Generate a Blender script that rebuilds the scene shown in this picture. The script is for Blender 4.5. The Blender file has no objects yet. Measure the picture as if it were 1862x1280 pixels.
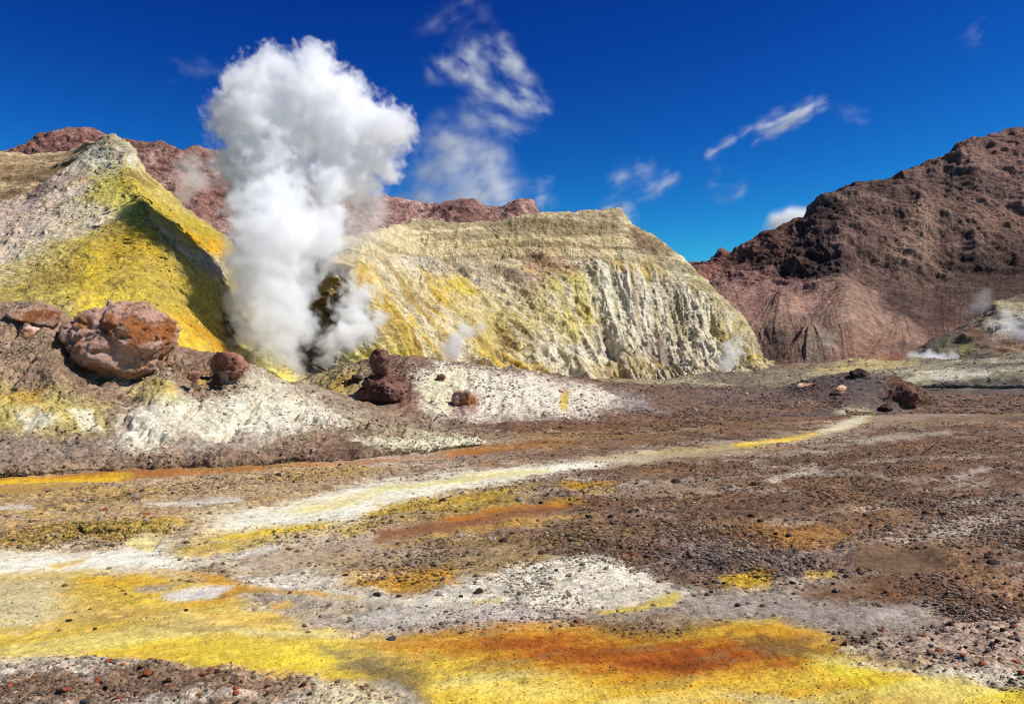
import bpy, math, random
import numpy as np
from mathutils import Vector

random.seed(7)
RNG = np.random.default_rng(11)
sc = bpy.context.scene
COL = sc.collection

# ------------------------------------------------------------------ camera
F, CX, CY, CAMZ = 1500.0, 931.0, 640.0, 4.0
cd = bpy.data.cameras.new("camera")
cam = bpy.data.objects.new("camera", cd)
COL.objects.link(cam)
cam.location = (0, 0, CAMZ)
cam.rotation_euler = (math.pi / 2, 0, 0)
cd.sensor_width = 36.0
cd.lens = 36.0 * F / 1862.0
cd.clip_start = 0.1
cd.clip_end = 20000.0
sc.camera = cam

# ------------------------------------------------------------------ sky, sun, exposure
SUN = Vector((0.67, -0.11, 0.77)).normalized()          # direction towards the sun
w = bpy.data.worlds.new("World")
sc.world = w
w.use_nodes = True
wn, wl = w.node_tree.nodes, w.node_tree.links
wn.clear()
sky = wn.new("ShaderNodeTexSky")
sky.sky_type = 'NISHITA'
sky.sun_disc = False
sky.sun_elevation = math.asin(SUN.z)
sky.sun_rotation = math.atan2(SUN.x, SUN.y)
sky.altitude = 600
sky.air_density = 1.0
sky.dust_density = 0.15
sky.ozone_density = 3.0
# deep, clear mountain air: each colour of the sky falls off faster towards the zenith
bg = wn.new("ShaderNodeBackground")
bg.inputs[1].default_value = 0.10
wo = wn.new("ShaderNodeOutputWorld")
sep, com = wn.new("ShaderNodeSeparateColor"), wn.new("ShaderNodeCombineColor")
wl.new(sky.outputs[0], sep.inputs[0])
for i, (amp, pw) in enumerate(((1.0, 3.0), (2.75, 2.75), (1.46, 1.79))):
    a_ = wn.new("ShaderNodeMath"); a_.operation = 'MULTIPLY'; a_.inputs[1].default_value = 0.1
    b_ = wn.new("ShaderNodeMath"); b_.operation = 'POWER'; b_.inputs[1].default_value = pw
    c_ = wn.new("ShaderNodeMath"); c_.operation = 'MULTIPLY'; c_.inputs[1].default_value = amp * 10
    d_ = wn.new("ShaderNodeMath"); d_.operation = 'MINIMUM'; d_.inputs[1].default_value = 10.0
    wl.new(sep.outputs[i], a_.inputs[0]); wl.new(a_.outputs[0], b_.inputs[0])
    wl.new(b_.outputs[0], c_.inputs[0]); wl.new(c_.outputs[0], d_.inputs[0]); wl.new(d_.outputs[0], com.inputs[i])
wl.new(com.outputs[0], bg.inputs[0])
wl.new(bg.outputs[0], wo.inputs[0])

ld = bpy.data.lights.new("sun", 'SUN')
ld.energy = 5.0
ld.angle = math.radians(0.53)
ld.color = (1.0, 0.955, 0.88)
lo = bpy.data.objects.new("sun", ld)
COL.objects.link(lo)
lo.rotation_euler = SUN.to_track_quat('Z', 'Y').to_euler()

sc.view_settings.view_transform = 'Standard'
sc.view_settings.look = 'None'
sc.view_settings.exposure = 0.18
sc.view_settings.gamma = 1.0
sc.render.engine = 'CYCLES'
cy = sc.cycles
cy.use_denoising = True
try:
    cy.denoiser = 'OPENIMAGEDENOISE'
except Exception:
    pass
cy.filter_width = 1.05
cy.max_bounces = 28
cy.diffuse_bounces = 2
cy.glossy_bounces = 1
cy.transmission_bounces = 1
cy.transparent_max_bounces = 8
cy.volume_bounces = 24
cy.volume_step_rate = 2.0
cy.volume_max_steps = 512
cy.use_adaptive_sampling = True
cy.adaptive_threshold = 0.02

# ------------------------------------------------------------------ numpy helpers
def P(px, py, Y):
    """The point at photograph pixel (px, py) and distance Y along the view."""
    return ((px - CX) / F * Y, Y, CAMZ - (py - CY) / F * Y)

def G(px, py, z=0.0):
    """The point of level ground (height z) seen at pixel (px, py)."""
    return P(px, py, (CAMZ - z) * F / (py - CY))

def lin(c, k=0.80):
    c = np.asarray(c, dtype=np.float64) / 255.0
    return np.where(c <= 0.04045, c / 12.92, ((c + 0.055) / 1.055) ** 2.4) * k

def sstep(a, b, x):
    t = np.clip((x - a) / (b - a), 0, 1)
    return t * t * (3 - 2 * t)

TAB = np.random.default_rng(3).random(65536).astype(np.float32)
ROT = np.array([[0.36, 0.48, -0.8], [-0.8, 0.60, 0.0], [0.48, 0.64, 0.6]])

def vnoise(p, seed=0):
    """Value noise in [0, 1] at the points p (N, 3)."""
    q = np.floor(p)
    f = (p - q).astype(np.float32)
    f = f * f * f * (f * (f * 6 - 15) + 10)
    i = q.astype(np.int64)
    hx = [(i[:, 0] + a) * 73856093 for a in (0, 1)]
    hy = [(i[:, 1] + a) * 19349663 for a in (0, 1)]
    hz = [(i[:, 2] + a) * 83492791 + seed * 7919 for a in (0, 1)]
    def t(a, b, c):
        h = hx[a] ^ hy[b] ^ hz[c]
        return TAB[(h ^ (h >> 15)) & 65535]
    fx, fy, fz = f[:, 0], f[:, 1], f[:, 2]
    r = []
    for c in (0, 1):
        x0 = t(0, 0, c); x0 = x0 + (t(1, 0, c) - x0) * fx
        x1 = t(0, 1, c); x1 = x1 + (t(1, 1, c) - x1) * fx
        r.append(x0 + (x1 - x0) * fy)
    return r[0] + (r[1] - r[0]) * fz

def fbm(p, freq, octv=4, seed=0, gain=0.5, ridged=False):
    p = np.asarray(p, dtype=np.float64) * freq
    s, a, tot = 0.0, 1.0, 0.0
    for k in range(octv):
        n = vnoise(p, seed + k * 13)
        if ridged:
            n = 1 - np.abs(2 * n - 1)
        s = s + a * n
        tot += a
        a *= gain
        p = (p @ ROT.T) * 2.03 + 17.3
    return s / tot

def poly_sd(px, py, poly, ys=1.0):
    """Signed distance (negative inside) to a polygon, y stretched by ys."""
    pts = np.asarray(poly, dtype=np.float64) * (1, ys)
    x, y = px, py * ys
    d = np.full(x.shape, 1e18)
    inside = np.zeros(x.shape, dtype=bool)
    n = len(pts)
    for k in range(n):
        ax, ay = pts[k]
        bx, by = pts[(k + 1) % n]
        ex, ey = bx - ax, by - ay
        t = np.clip(((x - ax) * ex + (y - ay) * ey) / (ex * ex + ey * ey + 1e-9), 0, 1)
        dx, dy = x - ax - t * ex, y - ay - t * ey
        d = np.minimum(d, dx * dx + dy * dy)
        c = (ay > y) != (by > y)
        inside ^= c & (x < (bx - ax) * (y - ay) / (by - ay + 1e-12) + ax)
    d = np.sqrt(d)
    return np.where(inside, -d, d)

def stain(col, grit, px, py, patches, wx, wy, nb, ys=1.0, feather=6.0):
    """Lay mineral stains and some painted shade over a surface: (outline, colour, edge, warp, breakup, strength[, grit])."""
    for pt in patches:
        poly, c, soft, warp, brk, st = pt[:6]
        a = np.asarray(poly)
        m = soft * feather * 0.6 + warp * 3.5 + 4
        sel = np.nonzero((px > a[:, 0].min() - m * 2) & (px < a[:, 0].max() + m * 2) &
                         (py > a[:, 1].min() - m) & (py < a[:, 1].max() + m))[0]
        if sel.size == 0:
            continue
        sd = poly_sd(px[sel] + wx[sel] * warp * 4.0, py[sel] + wy[sel] * warp * 1.5, poly, ys)
        mk = np.clip(0.5 - sd / (feather * soft), 0, 1)
        dis = sstep(0.10, 0.80, mk + (nb[sel] - 0.5) * (1.6 + 2.6 * brk)) * np.minimum(mk * 3, 1)
        mk = (0.40 * sstep(0, 0.9, mk) + 0.60 * dis) * st
        col[sel] += (lin(c) - col[sel]) * mk[:, None]
        if len(pt) > 6:
            grit[sel] += (pt[6] - grit[sel]) * mk
    return col, grit

def rs(poly, n, per=None):
    """Resample a polyline of 3-D points to n points by chord length (per: the lengths to use)."""
    a = np.asarray(poly, dtype=np.float64)
    q = a if per is None else np.asarray(per, dtype=np.float64)
    s = np.concatenate([[0], np.cumsum(np.linalg.norm(np.diff(q, axis=0), axis=1))])
    t = np.linspace(0, s[-1], n)
    return np.stack([np.interp(t, s, a[:, k]) for k in range(3)], axis=1)

def smooth_u(a, k):
    if k < 1:
        return a
    ker = np.hanning(2 * k + 3)[1:-1]
    ker /= ker.sum()
    pad = np.concatenate([np.repeat(a[:1], k, 0), a, np.repeat(a[-1:], k, 0)])
    return np.stack([np.convolve(pad[:, j], ker, 'valid') for j in range(3)], axis=1)

def loft(rows, nu, nv, smooth=4, weights=None):
    """A sheet through rows of (px, py, Y); returns points (nv, nu, 3), and v in row units."""
    R = []
    for k, r in enumerate(rows):
        sm = smooth[k] if isinstance(smooth, (list, tuple)) else smooth
        w3 = [P(*q) if len(q) == 3 else G(*q) for q in r]
        R.append(smooth_u(rs(w3, nu, [(q[0], q[1] * 0.3, 0) for q in r]), sm))
    R = np.array(R)
    n = len(rows)
    wts = weights or [1] * (n - 1)
    tot = sum(wts)
    v = []
    for k in range(n - 1):
        m = max(2, int(round(nv * wts[k] / tot)))
        v.append(np.linspace(k, k + 1, m, endpoint=False))
    v = np.concatenate(v + [[n - 1.0]])
    out = np.empty((len(v), nu, 3))
    for j, t in enumerate(v):
        k = min(int(t), n - 2)
        f = t - k
        p0, p1, p2, p3 = R[max(k - 1, 0)], R[k], R[k + 1], R[min(k + 2, n - 1)]
        m1, m2 = (p2 - p0) * 0.35, (p3 - p1) * 0.35
        f2, f3 = f * f, f * f * f
        out[j] = (2 * f3 - 3 * f2 + 1) * p1 + (f3 - 2 * f2 + f) * m1 + (-2 * f3 + 3 * f2) * p2 + (f3 - f2) * m2
    return out, v

def normals(V):
    du = np.gradient(V, axis=1)
    dv = np.gradient(V, axis=0)
    n = np.cross(du, dv)
    return n / (np.linalg.norm(n, axis=2, keepdims=True) + 1e-12)

def grid_mesh(name, V, col, grit, mat, smooth=True):
    nv, nu = V.shape[:2]
    idx = np.arange(nv * nu).reshape(nv, nu)
    q = np.stack([idx[:-1, :-1], idx[:-1, 1:], idx[1:, 1:], idx[1:, :-1]], axis=-1).reshape(-1, 4)
    return raw_mesh(name, V.reshape(-1, 3), q, col, grit, mat, smooth)

def raw_mesh(name, V, faces, col=None, grit=None, mat=None, smooth=True):
    me = bpy.data.meshes.new(name)
    n, k = faces.shape
    me.vertices.add(len(V))
    me.vertices.foreach_set("co", np.ascontiguousarray(V, dtype=np.float32).ravel())
    me.loops.add(n * k)
    me.loops.foreach_set("vertex_index", np.ascontiguousarray(faces, dtype=np.int32).ravel())
    me.polygons.add(n)
    me.polygons.foreach_set("loop_start", np.arange(0, n * k, k, dtype=np.int32))
    me.polygons.foreach_set("use_smooth", np.full(n, smooth))
    me.update(calc_edges=True)
    if col is not None:
        at = me.attributes.new("Col", 'FLOAT_COLOR', 'POINT')
        c4 = np.ones((len(V), 4), dtype=np.float32)
        c4[:, :3] = col
        at.data.foreach_set("color", c4.ravel())
    if grit is not None:
        at = me.attributes.new("grit", 'FLOAT', 'POINT')
        at.data.foreach_set("value", np.ascontiguousarray(grit, dtype=np.float32))
    if mat:
        me.materials.append(mat)
    o = bpy.data.objects.new(name, me)
    COL.objects.link(o)
    return o

def tag(o, label, cat, group=None, kind=None):
    o["label"] = label
    o["category"] = cat
    if group:
        o["group"] = group
    if kind:
        o["kind"] = kind
    return o

# ------------------------------------------------------------------ materials
def terrain_material(name, fine, contrast=0.28, bump=0.05, speck=None, rough=0.95):
    """Mineral ground: the stain colours of the sheet, broken up by grain, grit and bumps of real size."""
    m = bpy.data.materials.new(name)
    m.use_nodes = True
    N, L = m.node_tree.nodes, m.node_tree.links
    N.clear()
    out = N.new("ShaderNodeOutputMaterial")
    b = N.new("ShaderNodeBsdfPrincipled")
    b.inputs["Roughness"].default_value = rough
    b.inputs["Specular IOR Level"].default_value = 0.15
    L.new(b.outputs[0], out.inputs[0])
    co = N.new("ShaderNodeTexCoord")
    at = N.new("ShaderNodeAttribute"); at.attribute_name = "Col"
    gr = N.new("ShaderNodeAttribute"); gr.attribute_name = "grit"
    def noise(scale, det, rgh=0.6):
        n = N.new("ShaderNodeTexNoise")
        n.inputs["Scale"].default_value = scale
        n.inputs["Detail"].default_value = det
        n.inputs["Roughness"].default_value = rgh
        L.new(co.outputs["Object"], n.inputs["Vector"])
        return n
    def mapr(sock, a, bb, c, d):
        r = N.new("ShaderNodeMapRange")
        r.inputs[1].default_value, r.inputs[2].default_value = a, bb
        r.inputs[3].default_value, r.inputs[4].default_value = c, d
        L.new(sock, r.inputs[0])
        return r.outputs[0]
    def math_(op, a, bb):
        n = N.new("ShaderNodeMath"); n.operation = op
        for i, s in enumerate((a, bb)):
            if isinstance(s, (int, float)):
                n.inputs[i].default_value = s
            else:
                L.new(s, n.inputs[i])
        return n.outputs[0]
    n1, n2 = noise(fine, 8, 0.68), noise(fine * 6.3, 4, 0.6)
    f = math_('MULTIPLY', mapr(n1.outputs[0], 0.3, 0.7, 1 - contrast, 1 + contrast),
              mapr(n2.outputs[0], 0.3, 0.7, 1 - contrast * 0.8, 1 + contrast * 0.8))
    vo = N.new("ShaderNodeTexVoronoi")
    vo.inputs["Scale"].default_value = speck or fine * 5
    L.new(co.outputs["Object"], vo.inputs["Vector"])
    sp = N.new("ShaderNodeSeparateColor")
    L.new(vo.outputs["Color"], sp.inputs[0])
    g = math_('MULTIPLY', gr.outputs["Fac"], mapr(sp.outputs[0], 0.0, 1.0, -0.55, 0.42))
    f = math_('MULTIPLY', f, math_('ADD', g, 1.0))
    mul = N.new("ShaderNodeMix"); mul.data_type = 'RGBA'; mul.blend_type = 'MULTIPLY'
    mul.inputs[0].default_value = 1.0
    cm = N.new("ShaderNodeCombineColor")
    for i in range(3):
        L.new(f, cm.inputs[i])
    L.new(at.outputs["Color"], mul.inputs[6])
    L.new(cm.outputs[0], mul.inputs[7])
    # dark grains lying loose on every surface, smooth washes too
    v2 = N.new("ShaderNodeTexVoronoi")
    v2.inputs["Scale"].default_value = (speck or fine * 5) * 2.1
    L.new(co.outputs["Object"], v2.inputs["Vector"])
    s2 = N.new("ShaderNodeSeparateColor"); L.new(v2.outputs["Color"], s2.inputs[0])
    dots = math_('MULTIPLY', mapr(s2.outputs[0], 0.70, 0.95, 0.0, 1.0), mapr(v2.outputs["Distance"], 0.42, 0.30, 0.0, 1.0))
    f = math_('MULTIPLY', f, math_('SUBTRACT', 1.0, math_('MULTIPLY', dots, mapr(gr.outputs["Fac"], 0.0, 0.8, 0.28, 0.62))))
    lite = math_('MULTIPLY', mapr(s2.outputs[2], 0.80, 0.95, 0.0, 1.0), mapr(v2.outputs["Distance"], 0.42, 0.30, 0.0, 1.0))
    f = math_('MULTIPLY', f, math_('ADD', 1.0, math_('MULTIPLY', lite, mapr(gr.outputs["Fac"], 0.0, 0.8, 0.10, 0.40))))
    for i in range(3):
        L.new(f, cm.inputs[i])
    # rusty grains
    rust = N.new("ShaderNodeMix"); rust.data_type = 'RGBA'; rust.blend_type = 'MULTIPLY'
    L.new(math_('MULTIPLY', gr.outputs["Fac"], mapr(sp.outputs[1], 0.6, 1.0, 0.0, 0.7)), rust.inputs[0])
    rust.inputs[7].default_value = (1.15, 0.78, 0.6, 1)
    L.new(mul.outputs[2], rust.inputs[6])
    L.new(rust.outputs[2], b.inputs["Base Color"])
    h = math_('ADD', math_('MULTIPLY', n1.outputs[0], 1.0),
              math_('MULTIPLY', math_('MULTIPLY', vo.outputs["Distance"], -0.5), gr.outputs["Fac"]))
    h = math_('ADD', h, math_('MULTIPLY', n2.outputs[0], 0.35))
    bp = N.new("ShaderNodeBump")
    bp.inputs["Strength"].default_value = 1.0
    bp.inputs["Distance"].default_value = bump
    L.new(h, bp.inputs["Height"])
    L.new(bp.outputs[0], b.inputs["Normal"])
    return m

def rock_material(name, base, second, third, scale=1.0, bump=0.08):
    """Lava rock: two tones in blotches and a third, darker, painted to look like shaded hollows."""
    m = bpy.data.materials.new(name)
    m.use_nodes = True
    N, L = m.node_tree.nodes, m.node_tree.links
    b = N["Principled BSDF"]
    b.inputs["Roughness"].default_value = 0.9
    b.inputs["Specular IOR Level"].default_value = 0.2
    co = N.new("ShaderNodeTexCoord")
    oi = N.new("ShaderNodeObjectInfo")
    def noise(s, d, r):
        n = N.new("ShaderNodeTexNoise")
        n.inputs["Scale"].default_value = s
        n.inputs["Detail"].default_value = d
        n.inputs["Roughness"].default_value = r
        L.new(co.outputs["Object"], n.inputs["Vector"])
        return n
    n1, n2, n3 = noise(scale, 5, 0.6), noise(scale * 3.1, 7, 0.7), noise(scale * 14, 4, 0.7)
    def ramp(sock, a, c):
        r = N.new("ShaderNodeMapRange"); r.interpolation_type = 'SMOOTHSTEP'
        r.inputs[1].default_value, r.inputs[2].default_value = a, c
        L.new(sock, r.inputs[0]); return r.outputs[0]
    def mix(f, a, c, bt='MIX'):
        x = N.new("ShaderNodeMix"); x.data_type = 'RGBA'; x.blend_type = bt
        L.new(f, x.inputs[0]) if not isinstance(f, float) else setattr(x.inputs[0], 'default_value', f)
        for i, s in ((6, a), (7, c)):
            if isinstance(s, tuple):
                x.inputs[i].default_value = s
            else:
                L.new(s, x.inputs[i])
        return x.outputs[2]
    t4 = lambda c: tuple(lin(c)) + (1,)
    c = mix(ramp(n1.outputs[0], 0.46, 0.60), t4(base), t4(second))
    c = mix(ramp(n2.outputs[0], 0.54, 0.68), c, t4(third))  # darker tone imitating shade in the hollows
    r = N.new("ShaderNodeMapRange")
    r.inputs[1].default_value, r.inputs[2].default_value, r.inputs[3].default_value, r.inputs[4].default_value = 0.3, 0.7, 0.6, 1.35
    L.new(n3.outputs[0], r.inputs[0])
    cm = N.new("ShaderNodeCombineColor")
    for i in range(3):
        L.new(r.outputs[0], cm.inputs[i])
    c = mix(1.0, c, cm.outputs[0], 'MULTIPLY')
    L.new(c, b.inputs["Base Color"])
    ad = N.new("ShaderNodeMath"); ad.operation = 'ADD'
    ml = N.new("ShaderNodeMath"); ml.operation = 'MULTIPLY'; ml.inputs[1].default_value = 0.35
    L.new(n3.outputs[0], ml.inputs[0]); L.new(n2.outputs[0], ad.inputs[0]); L.new(ml.outputs[0], ad.inputs[1])
    bp = N.new("ShaderNodeBump")
    bp.inputs["Strength"].default_value = 0.9
    bp.inputs["Distance"].default_value = bump
    L.new(ad.outputs[0], bp.inputs["Height"]); L.new(bp.outputs[0], b.inputs["Normal"])
    return m

def pix(V):
    """Where the points fall on the photograph."""
    V = V.reshape(-1, 3)
    Y = np.maximum(V[:, 1], 0.5)
    return CX + V[:, 0] / Y * F, CY - (V[:, 2] - CAMZ) / Y * F

# where stones may lie: lists of (points, chance, px, py) filled in by the surfaces
BEDS = []

# ------------------------------------------------------------------ the crater floor
MAT_GROUND = terrain_material("crater_floor_grit", 5.0, 0.30, 0.04, speck=16.0)

FLOW = np.array([[0.94, -0.34, 0], [0.34, 0.94, 0], [0, 0, 1.0]])      # along and across the run-off

def build_ground():
    yy = np.concatenate([np.linspace(2640, 1310, 50), np.linspace(1308, 700, 800), np.linspace(699, 668, 60)])
    Y = CAMZ * F / (yy - CY)
    Y = np.concatenate([Y, np.geomspace(Y[-1] * 1.02, 3000, 50)])
    X = np.concatenate([np.linspace(-1300, -160, 60), np.linspace(-155, 2015, 1180), np.linspace(2020, 3100, 60)])
    U = (X - CX) / F
    V = np.zeros((len(Y), len(X), 3))
    V[..., 0] = U[None, :] * Y[:, None]
    V[..., 1] = Y[:, None]
    px, py = pix(V)
    p = V.reshape(-1, 3).copy()
    nb = 0.18 * fbm(p * (0.6, 1, 1), 1.3, 5, 5) + 0.47 * fbm(p * (0.7, 1, 1), 9.0, 5, 6, gain=0.7) + 0.35 * fbm(p @ FLOW * (0.20, 1.6, 1), 2.6, 6, 8, gain=0.65)                   # patchiness of the stains
    wx = (fbm(p, 0.55, 6, 21, gain=0.6) - 0.5) * 2
    wy = (fbm(p * (0.7, 0.5, 1), 0.7, 6, 31, gain=0.6) - 0.5) * 2
    streak = fbm(p @ FLOW * (0.22, 1.7, 1) + (0, 0, 5), 1.5, 6, 41, gain=0.6)   # wash lines along the flow
    n = len(p)
    # the plain gravel: tan on the left, redder and darker to the right and far away
    t = sstep(500, 1250, px + (wx * 160))[:, None]
    col = lin((196, 172, 138)) * (1 - t) + lin((126, 100, 80)) * t
    far = sstep(800, 735, py + wy * 20)[:, None]
    col = col * (1 - far) + lin((114, 90, 76)) * far
    pale = sstep(0.56, 0.70, fbm(p, 0.9, 5, 51))[:, None] * 0.5
    col = col * (1 - pale) + lin((186, 168, 144)) * pale
    ochre = sstep(0.57, 0.72, fbm(p + 40, 0.35, 5, 61))[:, None] * 0.55
    col = col * (1 - ochre) + lin((166, 124, 80)) * ochre
    grit = np.full(n, 0.95)
    WH, CR, YE, YB, OC, OR, RU = (240, 232, 210), (222, 210, 165), (232, 198, 76), (244, 218, 90), (208, 166, 66), (206, 132, 36), (166, 88, 28)
    GY, LG, BR, TN = (150, 140, 128), (202, 194, 182), (128, 92, 64), (178, 152, 124)
    pt = [
        # grey flats in the middle
        ([(420, 990), (640, 975), (760, 1000), (1000, 1010), (1250, 1080), (1700, 1100), (1720, 1150), (1500, 1165), (1200, 1140), (900, 1150), (640, 1150), (520, 1110), (440, 1060)], (158, 146, 130), 14, 10, 0.2, 0.85, 0.45),
        ([(480, 985), (700, 978), (740, 1000), (680, 1022), (520, 1022), (440, 1010)], TN, 10, 8, 0.2, 0.9, 0.2),
        ([(1560, 960), (1700, 930), (1862, 900), (1900, 960), (1760, 985), (1620, 985)], (160, 140, 124), 14, 10, 0.5, 0.7, 0.8),
        ([(1230, 985), (1560, 990), (1540, 1040), (1330, 1050), (1180, 1040)], (150, 138, 130), 16, 14, 0.5, 0.7, 1.0),
        ([(300, 1000), (480, 962), (700, 950), (760, 1000), (700, 1030), (420, 1040)], (206, 186, 156), 22, 16, 0.4, 0.7, 0.35),
        ([(-300, 1012), (100, 1000), (330, 990), (420, 1010), (330, 1046), (0, 1062), (-300, 1085)], (240, 230, 200), 16, 14, 0.45, 0.88, 0.2),
        ([(380, 940), (620, 900), (760, 905), (700, 935), (560, 968), (420, 985)], (240, 228, 184), 14, 12, 0.45, 0.85, 0.2),
        ([(600, 925), (820, 892), (960, 880), (940, 925), (760, 940), (640, 952)], (196, 168, 88), 16, 14, 0.55, 0.7, 0.6),
        ([(0, 895), (300, 872), (560, 858), (700, 862), (520, 900), (300, 925), (0, 945)], (186, 158, 112), 18, 14, 0.45, 0.6, 0.75),
        ([(560, 1030), (900, 1000), (1000, 1010), (840, 1050), (700, 1090), (560, 1075)], (206, 176, 96), 18, 14, 0.5, 0.55, 0.6),
        # stream along the bank on the left
        ([(-300, 868), (100, 863), (200, 858), (330, 851), (480, 845), (620, 838), (760, 828), (860, 815), (950, 806), (1040, 800), (1060, 806), (960, 815), (860, 826), (760, 833), (600, 844), (450, 852), (300, 861), (150, 874), (-300, 888)], (176, 106, 34), 3, 3, 0.45, 0.92, 0.15),
        ([(-300, 871), (100, 866), (235, 862), (225, 868), (120, 880), (-300, 888)], (238, 196, 48), 3, 2, 0.1, 0.95, 0.05),
        ([(-300, 888), (150, 879), (170, 881), (40, 898), (-300, 905)], (190, 150, 78), 4, 3, 0.1, 0.9, 0.1),
        ([(900, 812), (1300, 775), (1420, 765), (1430, 775), (1200, 795), (1000, 818)], (140, 108, 70), 6, 5, 0.4, 0.7, 0.7),
        # pale stream bed in the middle distance
        ([(395, 950), (480, 924), (560, 904), (620, 885), (700, 871), (830, 859), (950, 849), (1050, 839), (1180, 826), (1215, 830), (1100, 849), (985, 864), (910, 882), (830, 896), (760, 908), (700, 922), (640, 945), (600, 958), (520, 957), (470, 966)], (248, 242, 216), 7, 8, 0.55, 0.98, 0.2),
        ([(690, 882), (830, 868), (960, 858), (1000, 858), (900, 872), (760, 884), (660, 894)], (230, 216, 120), 4, 4, 0.35, 0.75, 0.1),
        ([(500, 928), (650, 898), (700, 894), (640, 915), (560, 932)], (232, 216, 130), 4, 4, 0.5, 0.7, 0.1),
        ([(1050, 836), (1250, 815), (1350, 806), (1480, 790), (1530, 775), (1580, 757), (1600, 757), (1560, 777), (1500, 791), (1400, 809), (1250, 826), (1190, 831)], (206, 188, 134), 4, 4, 0.55, 0.85, 0.3),
        ([(1330, 806), (1400, 799), (1480, 789), (1487, 791), (1430, 803), (1340, 811)], (242, 196, 34), 2.5, 2, 0.2, 0.95, 0.1),
        ([(1482, 786), (1530, 768), (1575, 754), (1580, 762), (1545, 780), (1500, 789)], (228, 218, 180), 3, 2, 0.15, 0.9, 0.1),
        ([(1090, 842), (1200, 826), (1400, 812), (1420, 818), (1240, 836), (1100, 856)], (168, 148, 108), 5, 4, 0.5, 0.6, 0.4),
        ([(1580, 765), (1690, 738), (1790, 735), (1862, 738), (1830, 748), (1700, 757), (1590, 780)], (172, 146, 124), 5, 4, 0.2, 0.8, 0.2),
        # wet rusty channel
        ([(690, 962), (840, 942), (960, 926), (1055, 913), (1100, 905), (1060, 922), (1000, 938), (880, 956), (740, 977), (680, 985)], (146, 94, 56), 5, 4, 0.15, 0.9, 0.15),
        ([(800, 944), (900, 930), (1058, 912), (1050, 918), (930, 932), (820, 948)], (206, 122, 26), 2.5, 2, 0.2, 0.95, 0.1),
        ([(1040, 920), (1120, 900), (1290, 872), (1420, 868), (1300, 888), (1090, 930)], (118, 86, 64), 6, 5, 0.2, 0.85, 0.2),
        ([(940, 948), (1090, 935), (1000, 950), (850, 970), (700, 995), (690, 990)], (206, 160, 60), 4, 4, 0.6, 0.7, 0.5),
        ([(690, 920), (800, 908), (940, 900), (936, 922), (840, 928), (740, 930), (670, 940)], (204, 170, 58), 6, 6, 0.65, 0.95, 0.8),
        ([(1020, 882), (1060, 878), (1118, 876), (1112, 896), (1060, 897)], (206, 160, 40), 4, 4, 0.6, 0.95, 0.8),
        ([(980, 915), (1050, 908), (1060, 914), (1000, 920)], (210, 164, 40), 3, 3, 0.5, 0.9, 0.5),
        ([(1010, 905), (1250, 870), (1460, 880), (1400, 905), (1200, 915)], (136, 98, 66), 14, 12, 0.4, 0.6, 0.8),
        # left middle
        ([(20, 965), (160, 948), (330, 944), (350, 955), (300, 975), (150, 985), (40, 1002), (0, 1000)], (196, 164, 62), 7, 8, 0.5, 0.9, 0.7),
        ([(295, 990), (420, 966), (520, 955), (620, 948), (590, 962), (450, 985), (340, 1002)], (222, 188, 44), 6, 6, 0.4, 0.95, 0.4),
        ([(600, 962), (680, 950), (690, 958), (620, 972)], (216, 186, 70), 4, 4, 0.4, 0.8, 0.3),
        ([(-300, 1035), (0, 1032), (100, 1011), (200, 1000), (262, 975), (305, 974), (290, 1000), (320, 1020), (200, 1030), (100, 1037), (0, 1052), (-300, 1075)], (248, 242, 220), 7, 6, 0.25, 0.96, 0.1),
        ([(222, 977), (302, 974), (272, 998), (245, 990)], (244, 228, 150), 3, 2, 0.1, 0.95, 0.05),
        ([(80, 1030), (160, 1013), (150, 1022), (100, 1036)], (226, 190, 70), 3, 3, 0.4, 0.8, 0.1),
        ([(270, 918), (340, 908), (440, 903), (430, 911), (330, 918)], (228, 220, 202), 3, 3, 0.4, 0.9, 0.3),
        ([(-60, 920), (20, 918), (55, 921), (0, 926), (-60, 928)], (228, 224, 215), 3, 2, 0.2, 0.9, 0.1),
        ([(420, 1000), (500, 985), (510, 992), (440, 1008)], (225, 218, 200), 4, 4, 0.4, 0.9, 0.2),
        # white field with stones
        ([(430, 1035), (560, 1032), (650, 1045), (760, 1070), (700, 1085), (600, 1082), (480, 1066)], (238, 230, 206), 9, 9, 0.4, 0.94, 0.5),
        ([(720, 1070), (800, 1048), (860, 1045), (960, 1022), (1060, 1018), (1150, 1035), (1180, 1062), (1230, 1080), (1200, 1095), (1080, 1107), (960, 1102), (850, 1097), (740, 1092), (640, 1082)], (252, 244, 218), 9, 11, 0.5, 0.98, 0.5),
        ([(560, 1072), (660, 1082), (860, 1100), (960, 1106), (900, 1112), (760, 1098), (600, 1086)], (236, 228, 198), 4, 3, 0.2, 0.9, 0.1),
        ([(620, 1042), (700, 1030), (830, 1030), (832, 1062), (730, 1080), (650, 1064)], (208, 154, 36), 7, 8, 0.45, 0.92, 0.7),
        ([(840, 1042), (960, 1015), (1000, 1012), (960, 1032), (870, 1052)], (190, 160, 80), 5, 5, 0.6, 0.8, 0.8),
        ([(1080, 1106), (1150, 1098), (1226, 1078), (1236, 1082), (1215, 1098), (1100, 1113)], (222, 194, 56), 3, 3, 0.3, 0.9, 0.2),
        ([(860, 1092), (910, 1092), (900, 1098), (865, 1100)], (222, 190, 50), 3, 3, 0.3, 0.8, 0.3),
        ([(660, 1106), (800, 1098), (920, 1104), (1020, 1120), (960, 1134), (800, 1140), (700, 1142), (630, 1124)], LG, 8, 6, 0.2, 0.9, 0.35),
        ([(1240, 1088), (1330, 1082), (1460, 1088), (1480, 1104), (1300, 1110)], (176, 164, 150), 8, 6, 0.4, 0.7, 0.3),
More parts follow.
